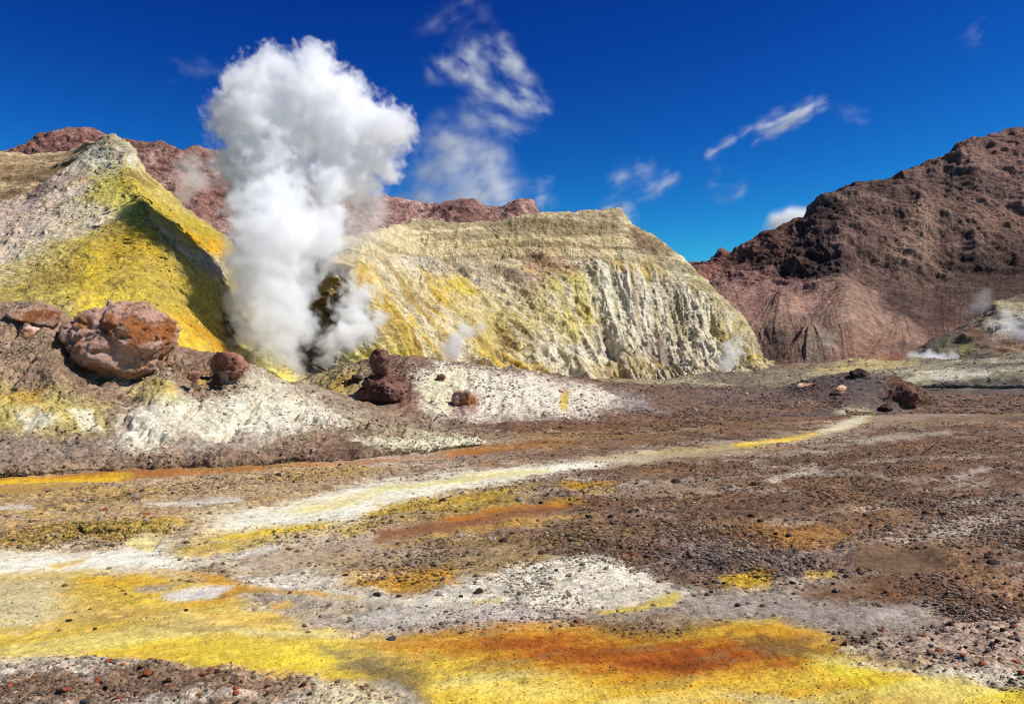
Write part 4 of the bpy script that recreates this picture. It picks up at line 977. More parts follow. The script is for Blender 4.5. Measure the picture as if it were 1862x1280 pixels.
hill("dark_mountain", "high dark red brown mountain rising to the right edge", [
    [(1180, 700, 235), (1300, 698, 235), (1450, 690, 225), (1650, 690, 215), (1862, 690, 210), (2350, 690, 205)],
    [(1180, 640, 262), (1300, 636, 262), (1380, 634, 254), (1430, 618, 250), (1500, 606, 248), (1540, 600, 248), (1620, 626, 246), (1700, 634, 246), (1862, 612, 246), (2350, 590, 244)],
    [(1180, 540, 320), (1290, 530, 325), (1400, 530, 318), (1460, 520, 320), (1530, 508, 305), (1600, 520, 318), (1700, 520, 325), (1862, 480, 330), (2350, 430, 330)],
    [(1180, 510, 345), (1265, 490, 350), (1320, 485, 352), (1390, 455, 350), (1440, 450, 348), (1500, 420, 348), (1600, 400, 355), (1740, 350, 368), (1862, 330, 372), (2350, 260, 372)],
    [(1180, 488, 360), (1250, 477, 364), (1290, 474, 366), (1312, 460, 368), (1330, 464, 369), (1360, 444, 372), (1390, 424, 375), (1430, 414, 378), (1462, 406, 380), (1480, 384, 382), (1505, 361, 384), (1530, 350, 387), (1565, 336, 390), (1605, 328, 394), (1650, 308, 400), (1690, 293, 404), (1715, 284, 407), (1745, 264, 410), (1765, 254, 412), (1800, 250, 416), (1862, 236, 422), (1990, 212, 430), (2350, 190, 440)],
    [(1180, 600, 460), (1390, 520, 470), (1600, 440, 490), (1862, 360, 510), (2350, 330, 520)],
], 760, 420, (110, 86, 76), [
    ([(1240, 480), (1320, 470), (1440, 500), (1490, 560), (1500, 580), (1380, 612), (1300, 600), (1240, 540)], (158, 118, 108), 12, 18, 0.3, 0.85, 0.7),
    ([(1250, 478), (1330, 486), (1340, 520), (1290, 520)], (160, 108, 92), 8, 10, 0.4, 0.7, 0.6),
    ([(1320, 460), (1395, 422), (1460, 408), (1450, 425), (1380, 450)], (112, 62, 44), 5, 6, 0.3, 0.8, 0.6),
    ([(1460, 410), (1510, 365), (1560, 370), (1520, 440), (1480, 500), (1440, 490), (1420, 470)], (64, 50, 49), 12, 14, 0.3, 0.95, 0.6),  # dark crag, with the shade of its left flank painted in
    ([(1470, 480), (1600, 470), (1640, 540), (1680, 600), (1560, 560), (1480, 520)], (76, 60, 56), 14, 18, 0.4, 0.95, 0.6),
    ([(1600, 320), (1740, 300), (1800, 340), (1780, 365), (1640, 360)], (80, 64, 61), 12, 16, 0.4, 0.9, 0.6),
    ([(1712, 312), (1785, 318), (1790, 352), (1715, 352)], (74, 60, 60), 7, 8, 0.2, 0.85, 0.4),
    ([(1655, 352), (1690, 380), (1715, 470), (1640, 490), (1590, 440), (1620, 380)], (172, 136, 118), 9, 12, 0.3, 0.85, 0.5),
    ([(1720, 370), (1862, 330), (1862, 460), (1760, 450)], (152, 118, 104), 14, 18, 0.5, 0.7, 0.6),
    ([(1750, 255), (1862, 238), (2350, 190), (2350, 300), (1862, 320), (1800, 300)], (146, 108, 98), 12, 16, 0.4, 0.8, 0.6),
    ([(1700, 505), (1790, 508), (1780, 530), (1720, 530)], (156, 130, 118), 5, 7, 0.5, 0.7, 0.5),
    ([(1700, 480), (1862, 470), (1862, 530), (1720, 540)], (112, 94, 82), 10, 14, 0.5, 0.7, 0.5),
    ([(1395, 470), (1480, 500), (1600, 545), (1700, 600), (1720, 640), (1640, 600), (1560, 540), (1500, 520), (1440, 500)], (62, 48, 46), 10, 14, 0.45, 0.9, 0.6),
    ([(1290, 480), (1400, 430), (1470, 420), (1440, 480), (1360, 500)], (104, 72, 60), 10, 14, 0.5, 0.8, 0.6),
    ([(1600, 470), (1862, 440), (2100, 440), (2100, 600), (1862, 590), (1720, 580)], (80, 62, 54), 16, 22, 0.55, 0.85, 0.6),
    ([(1560, 340), (1640, 330), (1660, 420), (1600, 470), (1540, 440)], (88, 68, 62), 12, 16, 0.5, 0.85, 0.6),
    # talus fans and badlands at the foot
    ([(1360, 610), (1420, 560), (1490, 530), (1540, 508), (1600, 560), (1680, 620), (1730, 650), (1600, 660), (1480, 610)], (196, 158, 136), 12, 12, 0.35, 0.95, 0.5),
    ([(1500, 540), (1540, 512), (1580, 550), (1560, 580), (1520, 575)], (140, 106, 92), 6, 8, 0.3, 0.8, 0.5),
    ([(1430, 592), (1500, 570), (1535, 568), (1520, 590), (1450, 606)], (104, 98, 98), 5, 5, 0.2, 0.9, 0.4),
    ([(1390, 600), (1450, 598), (1500, 600), (1480, 640), (1400, 650), (1380, 630)], (140, 124, 102), 8, 9, 0.3, 0.85, 0.4),
    ([(1390, 612), (1430, 605), (1470, 650), (1440, 672), (1395, 672)], (104, 84, 74), 6, 8, 0.3, 0.85, 0.5),
    ([(1480, 610), (1560, 595), (1640, 610), (1700, 640), (1640, 668), (1500, 672), (1470, 650)], (156, 116, 98), 8, 10, 0.4, 0.8, 0.5),
    ([(1480, 620), (1520, 605), (1530, 650), (1490, 668), (1465, 650)], (140, 138, 124), 7, 9, 0.4, 0.85, 0.4),
    ([(1590, 630), (1690, 622), (1700, 640), (1620, 650)], (76, 64, 60), 5, 6, 0.3, 0.8, 0.5),
    ([(1600, 650), (1660, 636), (1690, 640), (1650, 660), (1610, 662)], (150, 84, 60), 4, 5, 0.3, 0.8, 0.4),
    ([(1500, 668), (1600, 656), (1620, 662), (1560, 676), (1500, 680)], (212, 190, 120), 4, 4, 0.35, 0.85, 0.3),
    ([(1680, 620), (1740, 570), (1862, 560), (1862, 640), (1720, 650)], (132, 98, 84), 10, 12, 0.4, 0.7, 0.5),
], M_FAR, r_right, smooth=[6, 4, 4, 3, 1, 6], grit0=0.6, nscale=0.025, weights=[0.8, 1, 1.1, 1, 0.4],
     tones=[((94, 72, 68), 0.54, 0.03, 201, 0.75, 1), ((170, 136, 122), 0.58, 0.08, 202, 0.6, 1)])

# --- the spur of pale rock at the right edge
def r_spur(p, u, v):
    d = 3.0 * (fbm(p, 0.05, 4, 142) - 0.5) + 2.2 * (fbm(p, 0.16, 4, 144, ridged=True) - 0.55) + 0.6 * (fbm(p, 0.6, 3, 145) - 0.5)
    return d * sstep(0, 0.5, v), [((96, 84, 76), sstep(0.5, 0.36, fbm(p, 0.16, 4, 144, ridged=True)) * 0.6)]

hill("pale_spur", "grey and cream rock spur with small steam vents at the right edge", [
    [(1640, 685, 155), (1700, 684, 152), (1862, 682, 148), (2250, 680, 144)],
    [(1650, 660, 168), (1720, 648, 166), (1790, 640, 162), (1862, 630, 160), (2250, 610, 156)],
    [(1660, 645, 182), (1720, 618, 182), (1790, 600, 178), (1862, 580, 176), (2250, 560, 172)],
    [(1668, 640, 195), (1705, 616, 196), (1745, 598, 197), (1785, 580, 198), (1812, 552, 198), (1862, 546, 198), (2250, 520, 196)],
    [(1668, 670, 220), (1785, 640, 225), (2250, 600, 225)],
], 320, 200, (140, 130, 112), [
    ([(1800, 552), (1862, 546), (2250, 520), (2250, 570), (1862, 572), (1820, 580)], (206, 192, 146), 6, 7, 0.3, 0.85, 0.3),
    ([(1790, 595), (1840, 570), (1862, 580), (1862, 612), (1800, 616)], (222, 216, 196), 6, 8, 0.4, 0.85, 0.3),
    ([(1745, 610), (1790, 590), (1790, 620), (1750, 632)], (132, 98, 78), 6, 8, 0.3, 0.8, 0.4),
    ([(1700, 625), (1760, 625), (1760, 645), (1700, 655)], (150, 148, 84), 6, 8, 0.4, 0.8, 0.3),
    ([(1800, 620), (1862, 610), (1862, 640), (1810, 645)], (172, 128, 92), 6, 8, 0.4, 0.8, 0.4),
    ([(1680, 640), (1720, 615), (1740, 620), (1700, 655)], (92, 84, 82), 6, 8, 0.3, 0.8, 0.4),
    ([(1840, 590), (1900, 590), (1900, 625), (1845, 622)], (112, 112, 116), 5, 6, 0.3, 0.8, 0.4),
], M_CLIFF, r_spur, smooth=4, grit0=0.5, nscale=0.07, tones=[((176, 168, 130), 0.55, 0.1, 211, 0.6, 1), ((100, 90, 84), 0.57, 0.14, 212, 0.6, 1)])

# ------------------------------------------------------------------ boulders and stones
def ico(sub):
    import bmesh
    bm = bmesh.new()
    bmesh.ops.create_icosphere(bm, subdivisions=sub, radius=1.0)
    v = np.array([x.co[:] for x in bm.verts])
    f = np.array([[y.index for y in x.verts] for x in bm.faces])
    bm.free()
    return v, f

ICO = {k: ico(k) for k in (1, 2, 3, 4, 5, 6)}

def rock_shape(seed, sub, cuts=14, lump=0.45, rough=0.16, crack=0.06, depth=0.52, groove=()):
    """A broken lump of lava: a ball swollen by noise, split along planes, then pitted."""
    v, f = ICO[sub]
    r = np.random.default_rng(seed)
    p = v * (1 + lump * (fbm(v + seed * 3.7, 0.9, 3, seed)[:, None] - 0.5) * 2)
    for k in range(cuts):
        n = r.normal(size=3); n /= np.linalg.norm(n)
        h = depth + r.random() * 0.25
        d = p @ n - h
        p = p - np.outer(np.maximum(d, 0) * 0.92, n)
    q = p + seed * 5.1
    dd = rough * (fbm(q, 2.3, 5, seed + 2) - 0.5) * 2
    if crack:
        dd = dd - crack * sstep(0.80, 0.95, fbm(q, 1.0, 4, seed + 9, ridged=True))
        dd = dd + 0.9 * crack * (fbm(q, 3.2, 5, seed + 12, ridged=True, gain=0.6) - 0.5) - 0.5 * crack * sstep(0.6, 0.75, fbm(q, 6.0, 3, seed + 15))
        dd = dd + 0.7 * crack * (np.floor(fbm(q, 1.6, 3, seed + 18) * 9) / 9 - 0.5)
    for gx, gy, gz, h, wd, dp in groove:
        e = p @ np.array((gx, gy, gz)) - h + 0.16 * (fbm(q, 1.6, 4, seed + 21) - 0.5)
        dd = dd - dp * np.exp(-(e / wd) ** 2) + dp * 0.5 * sstep(0, 0.10, e)
    return p + v * dd[:, None], f

R_PINK = rock_material("pink_lava", (218, 174, 152), (178, 112, 64), (116, 78, 62), 0.8, 0.3)
R_DARK = rock_material("dark_lava", (112, 76, 66), (146, 104, 90), (70, 50, 46), 0.9, 0.16)
R_RUST = rock_material("rusty_lava", (170, 122, 100), (140, 94, 74), (94, 74, 66), 1.0, 0.06)
R_PALE = rock_material("pale_orange_rock", (226, 190, 168), (206, 150, 112), (160, 120, 102), 0.8, 0.06)
R_GREY = rock_material("dark_grey_stone", (66, 68, 74), (80, 80, 84), (48, 48, 52), 3.0, 0.01)
R_RED = rock_material("brick_red_stone", (176, 92, 54), (150, 76, 48), (104, 62, 46), 5.0, 0.01)
R_BRN = rock_material("brown_stone", (134, 106, 92), (150, 124, 108), (90, 72, 64), 4.0, 0.012)
R_BLK = rock_material("black_brown_stone", (58, 46, 42), (76, 58, 50), (40, 32, 30), 4.0, 0.012)
R_OCH = rock_material("ochre_stone", (150, 112, 60), (120, 88, 52), (84, 64, 44), 4.0, 0.012)
R_LIT = rock_material("light_grey_stone", (176, 160, 150), (150, 134, 124), (116, 100, 92), 4.0, 0.012)

def rock(name, label, px, py, Y, w, h, mat, seed, sub=4, dep=None, roll=0.0, group=None, cat="boulder", **kw):
    """A rock w by h photo pixels in size at (px, py), distance Y."""
    v, f = rock_shape(seed, sub, **kw)
    ext = v.max(0) - v.min(0)
    s = np.array([w / F * Y, (dep or (w + h) / 2) / F * Y, h / F * Y]) / ext
    v = (v - (v.max(0) + v.min(0)) / 2) * s
    c, q = math.cos(roll), math.sin(roll)
    v = np.stack([v[:, 0] * c - v[:, 2] * q, v[:, 1], v[:, 0] * q + v[:, 2] * c], 1)
    o = raw_mesh(name, v, f, None, None, mat, True)
    o.location = P(px, py, Y)
    return tag(o, label, cat, group)

rock("boulder", "huge rounded pinkish brown boulder with a rusty cracked face on the left mound", 214, 621, 35.6, 198, 152, R_PINK, 44, sub=6, dep=170, cuts=9, lump=0.20, rough=0.20, crack=0.14, depth=0.84, groove=((-0.35, 0.1, 0.93, 0.16, 0.03, 0.06), (0.8, -0.2, 0.55, 0.42, 0.03, 0.05), (0.9, 0, -0.4, -0.45, 0.03, 0.06)))
rock("boulder", "wide dark red lava boulder carrying a smaller block on the middle mound", 697, 713, 49.0, 92, 70, R_DARK, 52, sub=6, dep=100, cuts=16, lump=0.40, rough=0.18, crack=0.14, depth=0.70)
rock("boulder", "small upright dark block perched on top of the dark red lava boulder", 690, 659, 48.4, 38, 52, R_DARK, 66, sub=5, dep=46, cuts=12, lump=0.25, rough=0.2, crack=0.12, depth=0.6)
rock("boulder", "rusty brown angular boulder on the crest right of the huge boulder", 417, 664, 36.6, 64, 52, R_RUST, 17, sub=5, dep=60, cuts=16, lump=0.45, rough=0.2, crack=0.16, depth=0.5)
rock("boulder", "small black stone below the rusty brown angular boulder", 400, 688, 35.6, 30, 26, R_BLK, 18, sub=4, cuts=14, crack=0.12)
rock("boulder", "small brown stone with an ochre side left of the rusty angular boulder", 352, 684, 34.8, 26, 22, R_RUST, 19, sub=4, cuts=14, crack=0.12)
rock("boulder", "flat brown rock slab at the left edge of the mound crest", 62, 580, 35.6, 116, 50, R_PINK, 23, sub=4, dep=70, cuts=9, lump=0.4, rough=0.16)
rock("boulder", "pale pinkish rock wedge under the brown slab at the left edge", 54, 604, 34.6, 30, 26, R_PALE, 24, sub=4, cuts=14, crack=0.12)
rock("boulder", "half buried pinkish boulder in the white crust of the middle mound", 846, 734, 48.2, 52, 52, R_PINK, 26, sub=5, dep=46, cuts=14, lump=0.45, crack=0.14, depth=0.52)
rock("boulder", "small brown rock near the top of the white crust", 802, 686, 51.6, 18, 14, R_RUST, 27, sub=4, cuts=14, crack=0.12)
rock("boulder", "small dark rock beside the perched block on its left", 650, 690, 51.4, 22, 18, R_BLK, 28, sub=4, cuts=14, crack=0.12)
rock("boulder", "small rusty rock on the pale slope far left of the perched block", 632, 694, 51.6, 14, 12, R_RUST, 29, sub=4, cuts=14, crack=0.12)
rock("boulder", "tiny brown rock above the yellow streak in the white crust", 1020, 714, 53.8, 12, 12, R_RUST, 30, sub=4, cuts=14, crack=0.12)
rock("boulder", "pale orange rock slab on the left shoulder of the dark mound", 1456, 706, 60.5, 42, 22, R_PALE, 31, sub=4, dep=40, roll=0.35, cuts=10, lump=0.3)
rock("boulder", "small pale pink rock on the middle of the dark mound", 1525, 709, 57.6, 32, 18, R_PALE, 33, sub=5, dep=30, cuts=14, crack=0.15)
rock("boulder", "rough dark rock clump crowning the top of the dark mound", 1560, 683, 60.5, 34, 28, R_BLK, 34, sub=5, dep=30, cuts=12, lump=0.6, rough=0.3, crack=0.2, depth=0.5)
rock("boulder", "dark brown crag at the right end of the dark mound", 1646, 722, 56.0, 66, 50, R_DARK, 35, sub=5, dep=60, cuts=16, lump=0.6, rough=0.3, crack=0.2, depth=0.5)
rock("boulder", "low black rock at the foot of the dark mound's crag", 1610, 744, 54.0, 26, 20, R_BLK, 36, sub=4, cuts=14, crack=0.12)

# thin stake on the far gravel
import bmesh
def stake():
    bm = bmesh.new()
    bmesh.ops.create_cone(bm, cap_ends=True, segments=10, radius1=0.035, radius2=0.03, depth=0.78)
    bmesh.ops.translate(bm, verts=bm.verts, vec=(0, 0, 0.39))
    g = bmesh.ops.create_cone(bm, cap_ends=True, segments=10, radius1=0.05, radius2=0.02, depth=0.08)["verts"]
    bmesh.ops.translate(bm, verts=g, vec=(0, 0, 0.80))
    me = bpy.data.meshes.new("marker_post"); bm.to_mesh(me); bm.free()
    me.materials.append(R_BLK)
    o = bpy.data.objects.new("marker_post", me); COL.objects.link(o)
    o.location = P(1380, 713, 65.0)
    tag(o, "thin dark marker post standing on the far gravel left of the dark mound", "post")
stake()

# ---- single stones that one can point to
KINDS = [rock_shape(300 + k, 3, cuts=14, lump=0.40, rough=0.16, depth=0.58) for k in range(9)]
def stone_mesh(k, mat):
    key = "stone_%d_%s" % (k, mat.name)
    me = bpy.data.meshes.get(key)
    if me is None:
        v, f = KINDS[k]
        o = raw_mesh(key, v, f, None, None, mat, True)
        me = o.data
        bpy.data.objects.remove(o)
    return me

FLOOR = BEDS[0]
def floor_at(px, py):
    """The point of the modelled crater floor seen nearest to the pixel."""
    k = np.argmin((FLOOR[3] - px) ** 2 + ((FLOOR[4] - py) * 2) ** 2)
    return FLOOR[1][k]

def stone(label, pos, size, mat, k, flat=0.7, group=None, cat="stone", rz=None):
    o = bpy.data.objects.new("stone", stone_mesh(k, mat))
    COL.objects.link(o)
    o.location = (pos[0], pos[1], pos[2] + size * flat * 0.10)
    o.scale = (size * 0.5 * random.uniform(0.85, 1.2), size * 0.5 * random.uniform(0.8, 1.1), size * 0.5 * flat)
    o.rotation_euler = (random.uniform(-0.25, 0.25), random.uniform(-0.25, 0.25), random.uniform(0, 6.28) if rz is None else rz)
    return tag(o, label, cat, group)

TAKEN = []
for lab, px, py, s, mat, k in [
    ("largest black stone on the tan gravel below the orange stream", 506, 862, 15, R_BLK, 0),
    ("small black stone left of the largest black stone below the orange stream", 426, 881, 11, R_BLK, 1),
    ("small dark stone on the tan gravel near the left edge below the yellow stream", 86, 897, 9, R_BLK, 2),
    ("round brown stone at the left edge above the ochre bank", 35, 953, 12, R_BRN, 3),
    ("smooth dark grey pebble alone on the edge of the yellow wash", 712, 1158, 21, R_GREY, 4),
    ("small dark stone on the yellow wash below the white salt patch", 338, 1108, 11, R_BLK, 5),
    ("topmost of three small dark stones at the left of the yellow wash", 164, 1102, 7, R_BLK, 6),
    ("leftmost of three small dark stones at the left of the yellow wash", 126, 1122, 12, R_BLK, 7),
    ("lowest of three small dark stones at the left of the yellow wash", 172, 1138, 11, R_BLK, 8),
    ("bright orange red stone on the stony tongue at bottom left", 271, 1230, 21, R_RED, 0),
    ("red brown stone right beside the bright orange red stone", 297, 1229, 19, R_BRN, 1),
    ("flat orange stone low on the gravel near the bottom left", 122, 1263, 20, R_RED, 2),
    ("dark grey stone at the bottom edge below the flat orange stone", 154, 1276, 17, R_GREY, 3),
    ("dark rusty stone on the border of yellow and gravel at bottom left", 208, 1215, 18, R_BRN, 5),
    ("black stone lying in the left part of the white crust field", 872, 1078, 20, R_BLK, 6),
    ("brown stone on the smooth tan flat above the orange speckled ground", 746, 1026, 18, R_BRN, 7),
    ("grey stone on the white crust right of the orange speckled ground", 798, 1083, 17, R_LIT, 8),
    ("grey stone in the middle of the white crust field", 1012, 1046, 12, R_GREY, 1),
    ("dark stone on the top rim of the white crust field", 986, 1008, 20, R_BLK, 2),
    ("largest dark brown stone on the brown gravel above the white crust", 1071, 946, 18, R_BLK, 3),
    ("flat dark stone in the hollow above the white crust field", 1035, 983, 26, R_BLK, 4),
    ("dark stone left of the flat dark stone in the hollow", 915, 985, 20, R_BLK, 0),
    ("black stone at the end of the smooth brown channel", 1230, 878, 22, R_BLK, 5),
    ("black brown stone on the brown gravel right of the channel's end", 1323, 921, 17, R_BLK, 6),
    ("flat black stone beside the pale crack on the brown gravel", 1370, 882, 20, R_BLK, 8),
    ("dark brown stone on the speckled gravel above the small yellow patch", 1360, 972, 20, R_BRN, 0),
    ("ochre stone on the rim of the round brown basin", 1568, 1038, 26, R_OCH, 1),
    ("black stone right of the round brown basin", 1808, 1030, 26, R_BLK, 2),
    ("dark stone below the round brown basin at right", 1748, 1084, 18, R_BLK, 3),
    ("orange stone in the stony tongue at the lower right", 1706, 1196, 18, R_RED, 4),
    ("dark stone on the upper rim of the lower right stony tongue", 1826, 1144, 16, R_BLK, 5),
    ("brick red stone at the lower right tongue near the yellow wash", 1752, 1212, 16, R_RED, 6),
    ("brown stone on the bank above the ochre undercut at left", 265, 938, 13, R_RED, 7),
    ("rusty stone left of the brown stone above the ochre undercut", 182, 945, 12, R_RED, 8),
]:
    p = floor_at(px, py)
    stone(lab, p, s / F * p[1], mat, k, 0.62)
    TAKEN.append((px, py))

# ---- the 266 next largest loose stones, then the gravel
CLUMP = {}
def bed_points(n, bed, xr, yr):
    name, pts, ch, px, py, col = bed
    ok = (px > xr[0]) & (px < xr[1]) & (py > yr[0]) & (py < yr[1])
    c = np.where(ok, ch, 0) * (1 if n < 400 else CLUMP.setdefault(name, 0.12 + 1.9 * sstep(0.40, 0.64, fbm(pts, {'floor': 0.45}.get(name, 0.5), 5, 66, gain=0.6))))
    c = c / c.sum()
    return RNG.choice(len(pts), n, p=c)

def where(px, py):
    if py > 1185 and px < 800:
        return "among the gravel at the bottom left", "stones among the bottom left gravel"
    if py > 1120 and px > 1450:
        return "in the stony tongue at the lower right", "stones of the lower right tongue"
    if py > 1110:
        return "scattered on the rust and yellow wash in front", "stones on the yellow wash"
    if py > 1010 and px < 1240:
        return "lying on the white and orange crust field", "stones on the crust field"
    if px < 620:
        return "on the tan gravel left of the pale stream bed", "stones on the left gravel"
    if py < 850:
        return "on the far brown gravel towards the mounds", "stones on the far gravel"
    if px < 1240:
        return "on the gravel beside the rusty channel", "stones by the rusty channel"
    if py < 960:
        return "on the upper part of the brown gravel slope at right", "stones on the upper right gravel"
    return "round the brown basins on the right gravel", "stones by the brown basins"

TONE = [(R_BLK, "black brown", 0.34), (R_BRN, "brown", 0.30), (R_RED, "brick red", 0.10), (R_LIT, "light grey", 0.12), (R_OCH, "ochre", 0.14)]
idx = np.concatenate([bed_points(150, FLOOR, (0, 1862), (800, 1160)), bed_points(66, FLOOR, (1480, 1862), (1130, 1262)), bed_points(50, FLOOR, (0, 700), (1195, 1276))])
for i in idx:
    px, py = FLOOR[3][i], FLOOR[4][i]
    if any(abs(px - a) < 18 and abs(py - b) < 12 for a, b in TAKEN):
        px += 30
    k = RNG.choice(5, p=[t[2] for t in TONE])
    wh, grp = where(px, py)
    p = FLOOR[1][i]
    s = (RNG.uniform(9, 15) if py > 1130 else RNG.uniform(10, 15) if py > 880 else RNG.uniform(7, 10)) / F * p[1]
    stone("small %s stone %s" % (TONE[k][1], wh), p, s, TONE[k][0], int(RNG.integers(9)), RNG.uniform(0.55, 0.85), "%s %s" % (TONE[k][1], grp))

def grit_material():
    m = bpy.data.materials.new("loose_gravel")
    m.use_nodes = True
    N, L = m.node_tree.nodes, m.node_tree.links
    b = N["Principled BSDF"]
    b.inputs["Roughness"].default_value = 0.92
    b.inputs["Specular IOR Level"].default_value = 0.15
    a = N.new("ShaderNodeAttribute"); a.attribute_name = "Col"
    co = N.new("ShaderNodeTexCoord")
    n = N.new("ShaderNodeTexNoise"); n.inputs["Scale"].default_value = 22; n.inputs["Detail"].default_value = 4
    L.new(co.outputs["Object"], n.inputs["Vector"])
    r = N.new("ShaderNodeMapRange")
    r.inputs[1].default_value, r.inputs[2].default_value, r.inputs[3].default_value, r.inputs[4].default_value = 0.3, 0.7, 0.65, 1.3
    L.new(n.outputs[0], r.inputs[0])
    cm = N.new("ShaderNodeCombineColor")
    for i in range(3):
        L.new(r.outputs[0], cm.inputs[i])
    x = N.new("ShaderNodeMix"); x.data_type = 'RGBA'; x.blend_type = 'MULTIPLY'; x.inputs[0].default_value = 1
    L.new(a.outputs["Color"], x.inputs[6]); L.new(cm.outputs[0], x.inputs[7])
    L.new(x.outputs[2], b.inputs["Base Color"])
    return m

PAL = np.array([lin(c) for c in ((62, 50, 42), (98, 78, 64), (130, 104, 86), (168, 142, 120), (148, 92, 60), (206, 190, 166), (98, 94, 92), (160, 126, 76))])
PALP = np.array([0.22, 0.22, 0.18, 0.12, 0.10, 0.05, 0.06, 0.05])

def gravel():
    shapes0 = [rock_shape(500 + k, 1, cuts=5, lump=0.4, rough=0.15, depth=0.65) for k in range(8)]
    VV, FF, CC, off = [], [], [], 0
    jobs = [(FLOOR, 76000, (-120, 1990), (770, 1330), 3.3, 0.55, 10.5), (FLOOR, 22000, (-120, 1990), (900, 1330), 2.1, 0.3, 4), (FLOOR, 2600, (900, 1950), (676, 770), 3.6, 0.4, 7)]
    for b in BEDS[1:]:
        n = {"ash_mound": 6000, "scoria_mound": 9000, "dark_mound": 1600, "pale_ridge": 900, "grey_bank": 2200, "yellow_hill": 4200}.get(b[0], 0)
        if n:
            jobs.append((b, n, (-60, 1930), (200, 900), 3.0 if b[0] != "yellow_hill" else 2.6, 0.42, 8))
    for bed, n, xr, yr, med, sg, mx in jobs:
        if mx == 4:                                  # fine grit lies on the smooth washes too
            bed = (bed[0], bed[1], 0.15 + bed[2]) + bed[3:]
        ii = bed_points(n, bed, xr, yr)
        p = bed[1][ii] + RNG.normal(size=(n, 3)) * (0.03, 0.05, 0)
        pxs = np.minimum(med * np.exp(RNG.normal(size=n) * sg), mx)
        if bed[0] == "floor":
            pxs *= np.clip((bed[4][ii] - 700) / 250, 0.6, 1.15)
        s = pxs / F * p[:, 1] * 0.5
        a = RNG.random(n) * 6.283
        flat = RNG.uniform(0.5, 0.9, n)
        loc = bed[5][ii]
        pc = PAL[RNG.choice(len(PAL), n, p=PALP / PALP.sum())]
        mixw = RNG.uniform(0.2, 0.75, n)[:, None] if bed[0] != "yellow_hill" else RNG.uniform(0.6, 1.0, n)[:, None]
        c = (loc * 0.88) * mixw + pc * (1 - mixw)
        c = c * RNG.uniform(0.6, 1.35, n)[:, None]
        kk = RNG.integers(8, size=n)
        for k in range(8):
            m = kk == k
            sv, sf = shapes0[k]
            ca, sa = np.cos(a[m])[:, None], np.sin(a[m])[:, None]
            x = sv[None, :, 0] * ca - sv[None, :, 1] * sa
            y = sv[None, :, 0] * sa + sv[None, :, 1] * ca
            z = np.repeat(sv[None, :, 2], m.sum(), 0) * flat[m][:, None]
            V = np.stack([x, y, z], -1) * s[m][:, None, None] + p[m][:, None, :]
            V[..., 2] += (s[m] * flat[m] * 0.12)[:, None]
            cnt = m.sum()
            VV.append(V.reshape(-1, 3))
            FF.append((sf[None] + (np.arange(cnt) * len(sv))[:, None, None]).reshape(-1, 3) + off)
            CC.append(np.repeat(c[m], len(sv), 0))
            off += cnt * len(sv)
    o = raw_mesh("gravel", np.concatenate(VV), np.concatenate(FF), np.concatenate(CC), None, grit_material(), False)
    tag(o, "small loose gravel strewn over the crater floor and the mounds", "gravel", kind="stuff")
gravel()

# ------------------------------------------------------------------ steam and clouds (real volumes)
def vol_material(name, color, g):
    m = bpy.data.materials.new(name)
    m.use_nodes = True
    N, L = m.node_tree.nodes, m.node_tree.links
    N.clear()
    out = N.new("ShaderNodeOutputMaterial")
    pv = N.new("ShaderNodeVolumePrincipled")
    pv.inputs["Color"].default_value = color
    pv.inputs["Density"].default_value = 1.0
    pv.inputs["Anisotropy"].default_value = g
    L.new(pv.outputs[0], out.inputs["Volume"])
    return m

STEAM = vol_material("steam", (0.9995, 0.9995, 0.9995, 1), 0.0)
CLOUD = vol_material("cloud_vapour", (0.999, 0.999, 0.999, 1), 0.0)

